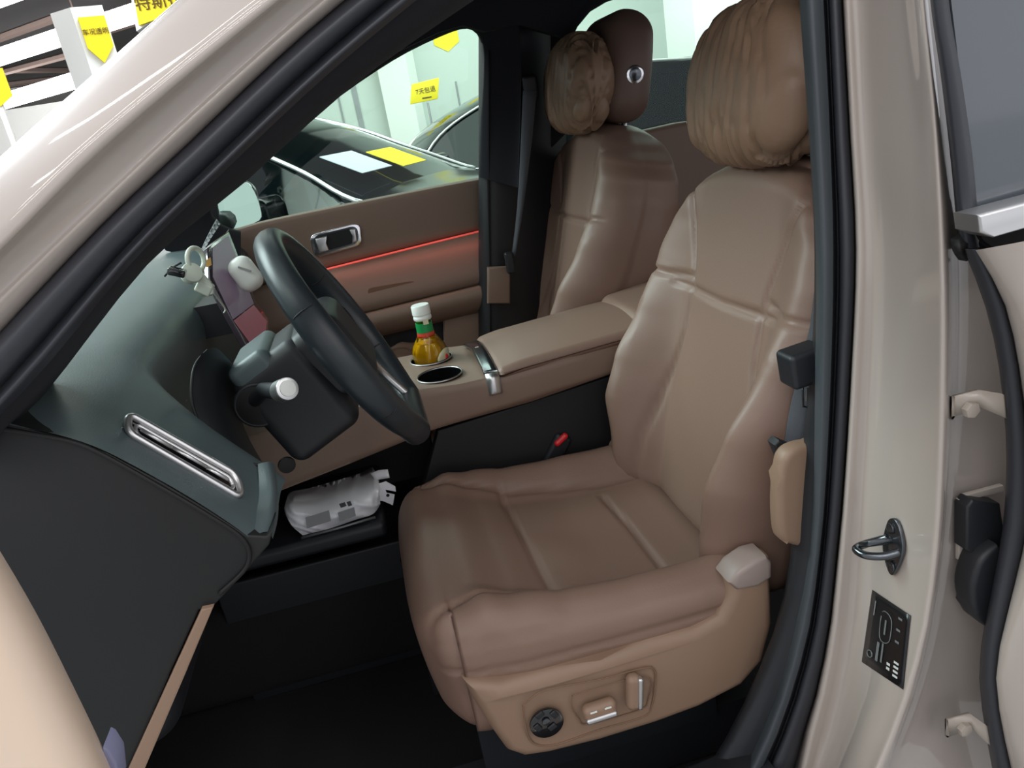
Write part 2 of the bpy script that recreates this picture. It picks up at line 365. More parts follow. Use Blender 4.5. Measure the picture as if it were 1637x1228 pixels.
# ------------------------------------------------------------------ parked cars
def parked_car(label, loc, rot, paint, H=1.5, L=4.7, suv=False, rail=True, zs=1):
    t = thing('parked_car', label, 'car', (0, 0, 0), 'cars parked in the showroom')
    zr = H
    #      x     halfw  ztop(edge) zbelt  roof half
    st = [(-L/2, .62, .72, .70, .5), (-L/2+.12, .80, .98 if not suv else 1.05, .92, .6), (-L/2+.45, .88, zr-.32 if not suv else zr-.14, .98, .60), (-L/2+1.0, .92, zr-.06, .98, .60), (-.6, .93, zr, .97, .60), (.1, .93, zr-.03, .96, .60),
          (.55, .93, zr-.15, .95, .61), (.98, .93, zr-.34, .95, .64), (1.35, .92, .99, .94, .68), (1.75, .91, .93, .86, .66), (2.1, .88, .80, .76, .62), (L/2-.08, .78, .64, .6, .5), (L/2, .6, .45, .42, .4)]
    N = 6; prm = catmull([Vector((s_[0], s_[1], s_[2])) for s_ in st], N); prm2 = catmull([Vector((s_[0], s_[3], s_[4])) for s_ in st], N)
    rows = []
    for p, q in zip(prm, prm2):
        x, w, zt = p; zb, wr = q.y, q.z; cab = ss(.02, .25, zt-zb)
        wr = wr*cab+(w*.8)*(1-cab); zbb = min(zb, zt-.03)
        half = [(0, zt+.035), (wr*.5, zt+.028), (wr*.85, zt+.008), (wr, zt-.02), (w-.05, zbb+.02), (w-.02, zbb-.02), (w, zbb-.22), (w-.01, .5), (w-.03, .28), (w-.14, .2), (0, .2)]
        rows.append([Vector((x, a, b)) for a, b in half]+[Vector((x, -a, b)) for a, b in half[-2:0:-1]])
    n = len(rows[0]); vs = [v for r_ in rows for v in r_]
    body, gl, ws = [], [], []
    for i in range(len(rows)-1):
        xm = (rows[i][0].x+rows[i+1][0].x)/2; zt = rows[i][0].z; cabin = zt > 1.04
        for k in range(n):
            f = (i*n+k, i*n+(k+1) % n, (i+1)*n+(k+1) % n, (i+1)*n+k)
            kk = k if k < n/2 else n-1-k
            if kk == 3 and cabin and -L/2+.45 < xm < 1.3: gl.append(f)
            elif kk <= 2 and .12 < xm < 1.33: ws.append(f)
            elif kk <= 2 and -L/2+.15 < xm < -L/2+.6: ws.append(f)
            else: body.append(f)
    body += [tuple(range(n)), tuple((len(rows)-1)*n+k for k in range(n))]
    build('body_shell', vs, body, paint, t, auto=50)
    build('side_glass', vs, gl, M['carglass'], t); build('windscreen', vs, ws, M['carglass'], t)
    for s in (0, 1):
        idx = 3 if not s else n-3
        pts = [rows[i][idx]+Vector((0, .012*(1 if not s else -1), .012)) for i in range(len(rows)) if -L/2+.5 < rows[i][0].x < 1.36]
        MB().tube(pts, .012, 8).build('roof_rail', M['satin'] if rail else paint, t, True)
        idx = 4 if not s else n-4
        pts = [rows[i][idx]+Vector((0, .012*(1 if not s else -1), .0)) for i in range(len(rows)) if -L/2+.5 < rows[i][0].x < 1.36]
        MB().tube(pts, .012, 6).build('belt_trim', M['chrome'], t, True)
        sy = 1 if not s else -1
        rbox('door_mirror', (.95, sy*1.02, 1.02), (.07, .11, .075), .05, paint, t, N=.06)
        for xx in (-1.4, 1.42):
            w = disc('wheel', (xx, sy*.76, .33), (0, sy, 0), .33, .2, M['tyre'], t, bevel=.03, n=28)
            disc('rim', (xx, sy*.955, .33), (0, sy, 0), .22, .02, M['satin'], w, n=20)
        MB().box((-.25, sy*.72, 1.2), (.04, .09, .2)).build('pillar', M['seal'], t)
        rbox('headlight', (L/2-.2, sy*.66, .66), (.12, .14, .05), .03, M['satin'], t, N=.06)
    t.location = loc; t.rotation_euler = (0, 0, R(rot)); t.scale = (1, 1, zs); ORG[t.name] = Vector((0, 0, 0))
    return t, rows
def carpoint(t, v): return Matrix.Translation(t.location)@Matrix.Rotation(t.rotation_euler.z, 4, 'Z')@Vector((v[0], v[1], v[2]*t.scale.z))
def card(name, label, cat, t, u, v, w, h, m, lines=None):
    """a card lying on a parked car's windscreen: u across, v up the glass"""
    def q(a, b, lift=.012):
        x = 1.30-.75*b; z = 1.045+(.33+(.14 if t is not c1 else 0))*b
        return carpoint(t, (x, a, z+.03+lift))
    P = [q(u, v), q(u+w, v), q(u+w, v+h), q(u, v+h)]
    nr = (P[1]-P[0]).cross(P[3]-P[0]).normalized()
    if nr.z < 0: nr = -nr
    o = plate(name, P, nr*.004, m); tag(o, label, cat)
    return o, P, nr
c1, _ = parked_car('nearest black parked car, white and yellow cards on its windscreen, outside the passenger window', (-.70, 5.33, 0), -32, M['carblk'], 1.50, zs=1.10)
card('price_sheet', 'white printed sheet on the windscreen of the nearest black car', 'sheet', c1, -.55, .06, .33, .32, M['paper'])
card('sale_card', 'plain yellow card on the windscreen of the nearest black car, right of the white sheet', 'card', c1, -.14, .02, .30, .30, M['yellow'])
c2, _ = parked_car('black parked car with bright chrome roof line, at the right of the passenger window', (1.75, 7.4, 0), 184, M['carblk'], 1.66, suv=True)
card('sale_card', 'small yellow card on the windscreen of the car at the right of the passenger window', 'card', c2, .2, .0, .2, .2, M['yellow'])
card('price_sheet', 'small white sheet on the windscreen of the car at the right of the passenger window', 'sheet', c2, .42, .0, .2, .2, M['paper'])
parked_car('dark parked car furthest left behind the nearest black car', (-2.45, 9.6, 0), 180, M['carblk'], 1.60, suv=True)
parked_car('dark grey parked car in front of the yellow board', (2.35, 9.65, 0), 182, M['cargrey'], 1.58)
parked_car('silver parked car low behind the passenger headrest', (3.9, 4.5, 0), 2, M['carwht'], 1.50, suv=True, zs=.80)
parked_car('white parked car in the glare at the left edge of the photo', (-6.2, 13, 0), 20, M['carwht'], 1.5)
exec_parts.append('bg')
# ================================================================== THE CAR: body shell
body = thing('suv', 'champagne beige car body around the open front door: pillars, seals, roof and floor', 'car', (.4, 1.4, .1))
def YT(y, z): return y+max(0, z-1.15)*.16        # sides lean inwards above the belt line
# driver-side windscreen pillar: five long lines carried through the photo's frame
AP = [([(-170, 410), (20, 240), (150, 124), (330, -33), (560, -230)], .745), ([(-170, 400+22), (5, 262), (140, 143), (325, -20), (560, -215)], .715),
      ([(-140, 525), (26, 360), (169, 217), (431, 0), (640, -160)], .684), ([(-135, 545), (45, 372), (200, 226), (442, 14), (650, -145)], .700),
      ([(-125, 585), (111, 360), (290, 190), (480, 20), (665, -130)], .706), ([(-115, 600), (122, 368), (300, 200), (488, 32), (675, -122)], .704), ([(-105, 650), (0, 533), (164, 360), (300, 232), (480, 62), (690, -110)], .722)]
def resample(P, n):
    P = [Vector(p+(0,)) if len(p) == 2 else Vector(p) for p in P]; C = catmull(P, 12); L = [0]
    for a, b in zip(C, C[1:]): L.append(L[-1]+(b-a).length)
    out = []
    for k in range(n):
        d = L[-1]*k/(n-1); i = max(j for j in range(len(L)) if L[j] <= d+1e-9); i = min(i, len(C)-2)
        t = (d-L[i])/max(1e-9, L[i+1]-L[i]); out.append(C[i].lerp(C[i+1], t))
    return out
def strip_lines(lines, n=18): return [[at(p.x, p.y, 'y', y) for p in resample(P, n)] for P, y in lines]
rows = strip_lines(AP); rows.append([p+Vector((-.02, .05, .0)) for p in rows[-1]]); rows.insert(0, [p+Vector((-.01, .06, -.02)) for p in rows[0]])
ap = sheet('windscreen_pillar', rows, M['paint'], body, thick=0, n=(4, 1))
RB = [([(-105, 648), (0, 531), (164, 358), (300, 230), (480, 60), (690, -112)], .720), ([(-100, 665), (10, 545), (172, 372), (308, 243), (489, 72), (700, -100)], .702), ([(-80, 690), (40, 556), (190, 388), (322, 258), (505, 84), (712, -90)], .704),
      ([(-75, 703), (48, 568), (198, 398), (330, 268), (512, 92), (720, -84)], .716)]
rows = strip_lines(RB)
rb = sheet('door_opening_seal', rows, M['rubber'], body, thick=0, n=(4, 1))
RC = [([(-78, 700), (46, 566), (196, 396), (328, 266), (511, 90), (718, -86)], .722), ([(-65, 712), (56, 582), (206, 407), (338, 278), (524, 102), (735, -72)], .706), ([(-58, 722), (70, 590), (216, 414), (348, 284), (534, 110), (745, -64)], .72)]
sheet('pillar_inner_lip', strip_lines(RC), M['rubber'], rb, n=(4, 1))
TR = [([(-60, 720), (66, 588), (214, 412), (346, 282), (532, 108), (742, -66)], .725), ([(-40, 735), (78, 600), (225, 422), (372, 292), (560, 128), (800, -50)], .76), ([(-30, 745), (75, 625), (238, 420), (390, 292), (575, 128), (830, -50)], .84), ([(-30, 745), (75, 625), (238, 420), (390, 292), (575, 128), (830, -50)], .90)]
sheet('pillar_trim', strip_lines(TR), M['fabric'], body, n=(4, 1))
# B pillar: each line is (height in the photo -> x), on its own depth
Ys = [-140, 0, 200, 400, 600, 800, 900, 1000, 1100, 1180, 1228, 1330]
BL = [  # x at those heights, depth Y
 ([1272, 1278, 1292, 1304, 1303, 1300, 1292, 1272, 1246, 1214, 1192, 1120], .80),
 ([1288, 1294, 1306, 1316, 1314, 1308, 1300, 1282, 1256, 1226, 1204, 1134], .772),
 ([1310, 1316, 1326, 1332, 1328, 1318, 1308, 1294, 1268, 1240, 1218, 1150], .772),
 ([1318, 1323, 1332, 1340, 1335, 1324, 1315, 1301, 1276, 1248, 1228, 1160], .80),
 ([1322, 1327, 1336, 1345, 1340, 1328, 1318, 1305, 1281, 1254, 1234, 1168], .772),
 ([1338, 1343, 1354, 1364, 1356, 1343, 1333, 1322, 1302, 1276, 1262, 1200], .766),
 ([1342, 1347, 1358, 1368, 1361, 1348, 1338, 1327, 1307, 1284, 1272, 1210], .79)]
def vline(xs, y, n=26):
    out = []
    for p in resample(list(zip(xs, Ys)), n):
        v = at(p.x, p.y, 'y', y)
        out.append(at(p.x, p.y, 'y', YT(y, v.z)))
    return out
sheet('pillar_grey_trim', [vline(*b) for b in BL[:3]], M['gtrim'], body, n=(3, 1))
sheet('door_opening_seal', [vline(*b) for b in BL[2:]], M['rubber'], body, n=(3, 1))
PB = [([1341, 1346, 1357, 1367, 1360, 1347, 1337, 1326, 1306, 1283, 1271, 1209], .785),
      ([1346, 1352, 1362, 1372, 1364, 1352, 1343, 1333, 1315, 1294, 1284, 1225], .752),
      ([1366, 1376, 1386, 1398, 1392, 1380, 1374, 1366, 1350, 1330, 1312, 1258], .742),
      ([1425, 1440, 1450, 1458, 1455, 1448, 1440, 1425, 1398, 1366, 1346, 1290], .665),
      ([1450, 1462, 1482, 1492, 1492, 1486, 1478, 1464, 1438, 1408, 1388, 1325], .622),
      ([1462, 1474, 1494, 1505, 1506, 1500, 1492, 1478, 1452, 1424, 1404, 1340], .608),
      ([1470, 1482, 1502, 1516, 1518, 1510, 1502, 1488, 1464, 1436, 1418, 1352], .612),
      ([1484, 1498, 1520, 1536, 1540, 1528, 1518, 1502, 1480, 1454, 1436, 1372], .640),
      ([1515, 1530, 1555, 1600, 1640, 1640, 1630, 1622, 1620, 1620, 1620, 1620], .646)]
PBR = [vline(*b) for b in PB]
pbo = sheet('centre_pillar', PBR, M['paint'], body, n=(4, 1))
# black inner trim below, between seat and seal
sheet('lower_pillar_trim', [vline([1274, 1280, 1294, 1306, 1305, 1301, 1293, 1273, 1247, 1215, 1193, 1121], .80), vline([1272, 1278, 1292, 1302, 1295, 1270, 1262, 1240, 1200, 1160, 1130, 1060], .845),
      vline([1275, 1281, 1295, 1305, 1300, 1290, 1270, 1262, 1240, 1215, 1190, 1100], 1.02)], M['black'], body, n=(4, 1))
# door striker, hinges, label
from mathutils.bvhtree import BVHTree
_bv = BVHTree.FromPolygons([v.co+ORG[pbo.name] for v in pbo.data.vertices], [tuple(p.vertices) for p in pbo.data.polygons])
def face_pt(px, py):        # point of the painted pillar face on the camera ray of a pixel
    d = (WM@Vector(((px-CX)/F, (py-CY)/F, 1))).normalized(); h = _bv.ray_cast(CAM, d)
    return h[0] if h[0] is not None else at(px, py, 'y', .68)
u1 = (face_pt(1440, 870)-face_pt(1400, 850)).normalized()
st = thing('door_striker', 'dark chrome door striker loop bolted to the beige centre pillar', 'striker', face_pt(1425, 875))
e1 = (face_pt(1450, 880)-face_pt(1395, 880)).normalized(); e2 = (face_pt(1425, 820)-face_pt(1425, 930)).normalized(); nn = e1.cross(e2).normalized()
if nn.dot(Vector((-.5, -1, 0))) < 0: nn = -nn
c0 = face_pt(1432, 874)+nn*.001
bp = [c0+e1*a+e2*b for a, b in ((-.004, .0365), (.010, .033), (.021, .012), (.023, -.006), (.014, -.024), (.002, -.036), (-.008, -.030), (-.018, -.008), (-.019, .010), (-.012, .028))]
plate('base_plate', bp, nn*.005, M['dchrome'], st, bevel=.0015, smooth_outline=3)
for a, b in ((.001, .024), (.002, -.024)): disc('bolt', c0+e1*a+e2*b+nn*.005, nn, .0065, .003, M['dchrome'], st, n=18)
lp = catmull([c0+e1*.016+e2*-.006+nn*.004, c0+e1*.010+e2*-.009+nn*.020, c0+e1*-.004+e2*-.006+nn*.034, c0+e1*-.020+e2*.002+nn*.038, c0+e1*-.026+e2*.006+nn*.028, c0+e1*-.016+e2*.010+nn*.012, c0+e1*-.008+e2*.012+nn*.004], 5)
MB().tube(lp, .0048, 12).build('loop', M['dchrome'], st, True)
plate('wedge', [c0+e1*a+e2*.004+nn*b for a, b in ((.004, .004), (-.004, .030), (-.020, .036), (-.012, .010))], e2*.008, M['dchrome'], st, bevel=.002)
# tyre label
def lab(u, v, d=.0012):     # u, v in 0..1 over the label quad
    c = [(1396, 943), (1457, 984), (1445, 1102), (1379, 1058)]
    x = (c[0][0]*(1-u)+c[1][0]*u)*(1-v)+(c[3][0]*(1-u)+c[2][0]*u)*v; y = (c[0][1]*(1-u)+c[1][1]*u)*(1-v)+(c[3][1]*(1-u)+c[2][1]*u)*v
    return face_pt(x, y)+nn*d
lb = thing('tyre_label', 'black tyre pressure label with a grey car outline stuck on the centre pillar', 'label', lab(.5, .5, 0))
sheet('label_sheet', [[lab(u/8, v/8, .0015) for v in range(9)] for u in range(9)], M['label'], lb, thick=.0006, tdir=-nn)
def lmark(name, poly, m, d=.0022): return sheet(name, [[lab(*poly[0], d), lab(*poly[3], d)], [lab(*poly[1], d), lab(*poly[2], d)]], m, lb)
def lrect(name, u0, v0, u1, v1, m): return lmark(name, [(u0, v0), (u1, v0), (u1, v1), (u0, v1)], m)
mb = MB(); cp = [(.34, .18), (.48, .16), (.58, .22), (.60, .36), (.58, .50), (.48, .56), (.36, .54), (.32, .40)]
mb.tube([lab(u, v, .0045) for u, v in catmull([Vector((a, b, 0)) for a, b in cp], 3, True) for u, v in [(u, v)]] if False else [lab(p.x, p.y, .0025) for p in catmull([Vector((a, b, 0)) for a, b in cp], 3, True)], .0006, 5).build('car_outline', M['labelw'], lb, True)
lrect('print_bar', .42, .26, .46, .46, M['labelw']); lrect('print_bar', .30, .60, .36, .86, M['labelw']); lrect('print_bar', .42, .58, .46, .84, M['labelw']); lrect('print_bar', .12, .10, .15, .30, M['labelw'])
for v in (.80, .86): lrect('white_figures', .58, v-.02, .66, v+.015, M['labelw2'])
for v in (.72, .78, .84, .90): lrect('white_figures', .74, v-.018, .86, v+.012, M['labelw2'])
for u, v in ((.78, .14), (.76, .30), (.76, .46)): lrect('small_print', u-.05, v-.03, u+.05, v, M['labelw'])
mb = MB().tube([lab(.17+.06*math.cos(a*math.pi/8), .82+.045*math.sin(a*math.pi/8), .0025) for a in range(17)], .0008, 5).build('round_mark', M['labelw'], lb, True)
# rear door seen edge-on at the right
rd = thing('rear_door', 'closed beige rear door with black seal and grey window at the right edge', 'door', (.62, .55, .3))
def vl(xs, ys, y, n=20, dy=0): return [at(p.x, p.y, 'y', y)+Vector((0, dy, 0)) for p in resample(list(zip(xs, ys)), n)]
sheet('upper_door_seal', [vl([1480, 1487, 1505, 1520, 1531, 1534], [-140, 0, 130, 260, 380, 396], .645), vl([1484, 1491, 1510, 1525, 1536, 1540], [-140, 0, 130, 260, 380, 398], .60), vl([1500, 1505, 1526, 1544, 1556, 1562], [-140, 0, 130, 260, 378, 396], .592), vl([1512, 1517, 1538, 1556, 1566, 1572], [-140, 0, 130, 260, 376, 394], .60)], M['rubber'], rd, n=(4, 1))
sheet('seal_corner', [vl([1532, 1545, 1560, 1578], [384, 376, 374, 380], .598), vl([1536, 1552, 1572, 1590], [404, 396, 400, 420], .594), vl([1545, 1560, 1582, 1594], [418, 412, 420, 440], .62)], M['seal'], rd, n=(3, 1), thick=.01)
lo = [([1540, 1572, 1594, 1607, 1608, 1600, 1575, 1566, 1568, 1586, 1610], .625), ([1544, 1577, 1598, 1611, 1612, 1605, 1580, 1571, 1573, 1591, 1616], .585), ([1562, 1600, 1622, 1634, 1640, 1636, 1606, 1594, 1594, 1614, 1640], .572), ([1570, 1610, 1632, 1646, 1652, 1644, 1616, 1602, 1602, 1622, 1650], .59)]
yy = [398, 480, 570, 680, 780, 860, 990, 1060, 1120, 1228, 1330]
sheet('lower_door_seal', [vl(x, yy, y) for x, y in lo], M['rubber'], rd, n=(4, 1))
sheet('door_skin', [vl([1564, 1604, 1626, 1640, 1646, 1638, 1610, 1597, 1597, 1617, 1645], yy, .588), vl([1572, 1616, 1636, 1650, 1656, 1648, 1618, 1604, 1606, 1626, 1655], yy, .556), vl([1720]*11, [368, 460, 570, 680, 780, 860, 990, 1060, 1120, 1228, 1330], .535), vl([2100]*11, [280, 400, 520, 680, 780, 860, 990, 1060, 1120, 1228, 1330], .53)], M['paint'], rd, n=(4, 1))
pplate('window_glass', [(1506, -120), (1530, 80), (1562, 345), (1700, 300), (1950, 240), (1900, -200)], 'y', .60, .005, M['rearglass'], rd)
pplate('belt_seal', [(1561, 362), (1572, 384), (1596, 402), (2000, 300), (2000, 236), (1566, 340)], 'y', .578, .006, M['seal'], rd)
plate('chrome_belt_trim', [at(1563, 344, 'y', .565), at(1566, 372, 'y', .565), at(1590, 380, 'y', .556), at(2000, 262, 'y', .556), at(2000, 228, 'y', .556)], (0, .03, 0), M['satin'], rd, bevel=.003)
for k, (x, y) in enumerate([(1525, 636), (1516, 1152)]):
    h = rd
    W_ = lambda a, b, yv: at(x+a, y+b, 'y', yv)
    h = sheet('hinge', [[W_(-2, 2, .625), W_(-2, 36, .625)], [W_(2, -2, .605), W_(2, 30, .605)], [W_(42, -12, .600), W_(44, 16, .600)], [W_(78, -6, .585), W_(82, 32, .585)], [W_(92, 2, .60), W_(94, 38, .60)]] if k == 0 else
          [[W_(-2, 2, .625), W_(-2, 28, .625)], [W_(0, 0, .605), W_(2, 26, .605)], [W_(36, -10, .600), W_(38, 14, .600)], [W_(58, 6, .585), W_(64, 38, .585)], [W_(80, 22, .60), W_(84, 52, .60)]], M['hinge'], h, thick=.004, tdir=(0, 1, 0), label=['upper painted door hinge', 'lower painted door hinge'][k])
    c = W_(22, 17 if k == 0 else 10, .603); disc('bolt', c, (0, -1, 0), .0085, .008, M['hinge'], h, n=6)
dc = thing('door_check', 'black door check strap and rubber boot in the gap before the rear door', 'door check', at(1570, 880, 'y', .63))
pplate('check_housing', [(1546, 812), (1556, 800), (1600, 806), (1608, 860), (1606, 905), (1580, 900), (1545, 880)], 'y', .615, .02, M['black'], dc, bevel=.003)
pplate('boot', [(1575, 890), (1606, 880), (1600, 1000), (1572, 1000), (1560, 980), (1554, 950), (1560, 918)], 'y', .60, .03, M['black'], dc, bevel=.006, smooth_outline=3)
pplate('opening_rim', [(1534, 800), (1544, 792), (1604, 776), (1606, 786), (1550, 800), (1544, 812), (1542, 898), (1533, 896)], 'y', .628, .006, M['paint_in'], dc, bevel=.001)
# roof, far side of the shell, floor
def slab(name, lo, hi, m, parent, r=.02, N=.3): return rbox(name, (Vector(lo)+Vector(hi))/2, tuple((Vector(hi)-Vector(lo))/2), r, m, parent, N=N)
slab('headliner', (.05, .86, 1.70), (2.6, 2.14, 1.73), M['fabric'], body)
slab('roof', (.0, .80, 1.735), (2.7, 2.2, 1.77), M['paint'], body)
# front header and passenger-side windscreen pillar, black inside
hd = [at(560, 60, 'y', 1.0), at(700, -20, 'y', 1.0)]
sheet('roof_header', [[Vector((-.06, .92, 1.52)), Vector((.0, 1.3, 1.60)), Vector((.0, 1.8, 1.60)), at(560, 128, 'y', 2.05)], [Vector((.10, .88, 1.62)), Vector((.12, 1.3, 1.68)), Vector((.12, 1.8, 1.68)), Vector((.12, 2.05, 1.66))]], M['fabric'], body, n=(2, 3), thick=.03, tdir=(0, 0, 1))
# passenger window opening (far side): frame built as a band around the opening
OP = [(385, 372), (352, 362), (331, 330), (380, 283), (420, 250), (480, 200), (540, 152), (600, 110), (650, 80), (700, 56), (735, 43), (756, 44), (770, 60), (775, 92), (772, 190), (769, 284)]
OUT = [(385, 420), (300, 410), (250, 375), (335, 235), (380, 200), (440, 150), (500, 100), (560, 55), (610, 25), (660, 0), (720, -25), (775, -30), (815, 0), (832, 60), (832, 190), (828, 300)]
def far(p, y): return at(p[0], p[1], 'y', y)
r0 = [far(p, 2.17) for p in OP]; r1 = [far(p, 2.10) for p in OP]
r2 = [far((o[0]*.85+p[0]*.15, o[1]*.85+p[1]*.15), 2.06) for o, p in zip(OUT, OP)]; r3 = [far(o, 2.05) for o in OUT]
sheet('passenger_window_frame', [r0, r1, r2, r3], M['fabric'], body, n=(3, 2))
# wide black trim between window frame and roof, and the passenger-side centre pillar
sheet('passenger_pillar_trim', [[at(765, y, 'y', 2.14) for y in (-120, 60, 200, 300, 440, 560)], [at(776, y, 'y', 2.10) for y in (-120, 60, 200, 300, 440, 560)], [at(800, y, 'y', 2.09) for y in (-120, 60, 200, 300, 440, 560)],
      [at(860, y, 'y', 2.12) for y in (-120, 60, 200, 300, 440, 560)], [at(905, y, 'y', 2.20) for y in (-120, 100, 200, 300, 440, 560)]], M['black'], body, n=(3, 2))
sheet('pillar_edge_seal', [[at(x, y, 'y', v) for x, y in ((774, 80), (773, 200), (773, 300), (775, 420), (776, 540))] for x_, v in ((0, 2.12),)] + [[at(x+9, y, 'y', 2.085) for x, y in ((774, 80), (773, 200), (773, 300), (775, 420), (776, 540))]], M['seal'], body, n=(1, 3), thick=.01)
pplate('roof_side_trim', [(560, 128), (620, 90), (700, 52), (740, 40), (775, 50), (830, 40), (905, 60), (925, 20), (960, -30), (960, -160), (700, -160), (540, 40)], 'y', 2.05, .03, M['fabric'], body)
pplate('pillar_lower_cover', [(780, 428), (812, 426), (816, 440), (816, 486), (780, 486)], 'y', 2.06, .02, M['leather2'], body, bevel=.006)
# rear side window surround and rear trim
pplate('rear_door_trim', [(880, 330), (880, 260), (1000, 215), (1084, 196), (1330, 160), (1400, 600), (900, 600)], 'y', 2.16, .06, M['leather2'], body, bevel=.015)
pplate('rear_window_frame', [(905, 98), (912, 70), (925, 42), (945, 18), (975, 0), (1010, -12), (1100, -30), (1500, -60), (1500, -160), (900, -160), (870, 60), (880, 240), (905, 215)], 'y', 2.15, .05, M['fabric'], body, bevel=.01)
pplate('rear_side_glass', [(890, 240), (890, 60), (940, 0), (1000, -40), (1500, -100), (1500, 140), (1084, 205)], 'y', 2.21, .004, M['winglass'], body)
# rear bench seen between the front seats
rbox('rear_bench_back', (1.75, 1.5, .85), (.12, .62, .42), .08, M['leather2'], body, N=.2)
rbox('rear_bench_seat', (1.45, 1.5, .48), (.3, .62, .12), .08, M['leather2'], body, N=.2)
slab('cabin_floor', (-.95, .80, .22), (2.4, 2.25, .27), M['carpet'], body)
slab('tunnel', (-.95, 1.44, .27), (.9, 1.76, .50), M['carpet'], body, r=.05, N=.2)
slab('firewall', (-.98, .80, .27), (-.93, 2.25, 1.15), M['carpet'], body)
slab('kick_wall', (-.95, .83, .27), (-.62, .86, 1.0), M['carpet'], body)
slab('far_side_wall', (-1.0, 2.255, .2), (2.4, 2.30, 1.16), M['black'], body)
slab('tail_wall', (2.4, .8, .25), (2.5, 2.25, 1.0), M['black'], body)
# sill: black scuff trim inside, beige outside
xs = (-.5, -.2, .05, .2, .32, .40)
def sillz(x): return .40+.015*ss(0, .3, x)+(.02*ss(.25, .42, x))
sheet('sill_trim', [[Vector((x, .845, .27)) for x in xs], [Vector((x, .835, sillz(x)-.02)) for x in xs], [Vector((x, .82, sillz(x))) for x in xs], [Vector((x, .76, sillz(x)+.01)) for x in xs], [Vector((x, .735, sillz(x)-.01)) for x in xs]], M['black'], body, n=(4, 2))
sheet('sill', [[Vector((x, .735, sillz(x)-.01)) for x in xs], [Vector((x, .70, sillz(x)-.01)) for x in xs], [Vector((x, .60, sillz(x)-.03)) for x in xs], [Vector((x, .56, sillz(x)-.12)) for x in xs], [Vector((x, .56, .2)) for x in xs]], M['paint'], body, n=(4, 2))
# windscreen glass between the pillars
sheet('windscreen', [[at(150, 124, 'y', .78)+Vector((-.5, 0, -.30)), Vector((-.92, 1.5, 1.14)), Vector((-.80, 2.15, 1.14))], [Vector((-.02, .82, 1.56)), Vector((.0, 1.5, 1.62)), Vector((.02, 2.12, 1.60))]], M['winglass'], body, n=(4, 3))
exec_parts.append('shell')
# ================================================================== SEATS
LEAN = R(15)
BW = [(-.06, .225), (.05, .245), (.15, .268), (.25, .280), (.36, .284), (.44, .280), (.50, .262), (.55, .230), (.60, .180), (.63, .14)]
BB = [(-.06, .055), (.04, .085), (.14, .105), (.22, .092), (.32, .055), (.42, .028), (.52, .012), (.60, 0)]
BSEAM = []
for s_ in (-1, 1):
    BSEAM += [[(s_*.19, .61), (s_*.160, .52), (s_*.128, .42), (s_*.122, .385)], [(s_*.122, .385), (s_*.128, .30), (s_*.155, .18), (s_*.165, .08), (s_*.165, -.05)],
              [(s_*.128, .405), (s_*.20, .398), (s_*.262, .40)]]
BSEAM += [[(-.18, .387), (0, .381), (.18, .387)]]
BEDGE = [[(s_*.165, .635), (s_*.235, .57), (s_*.262, .50), (s_*.262, .40)] for s_ in (-1, 1)]+[[(s_*.262, .385), (s_*.235, .33), (s_*.222, .24), (s_*.215, .12), (s_*.20, .0)] for s_ in (-1, 1)]
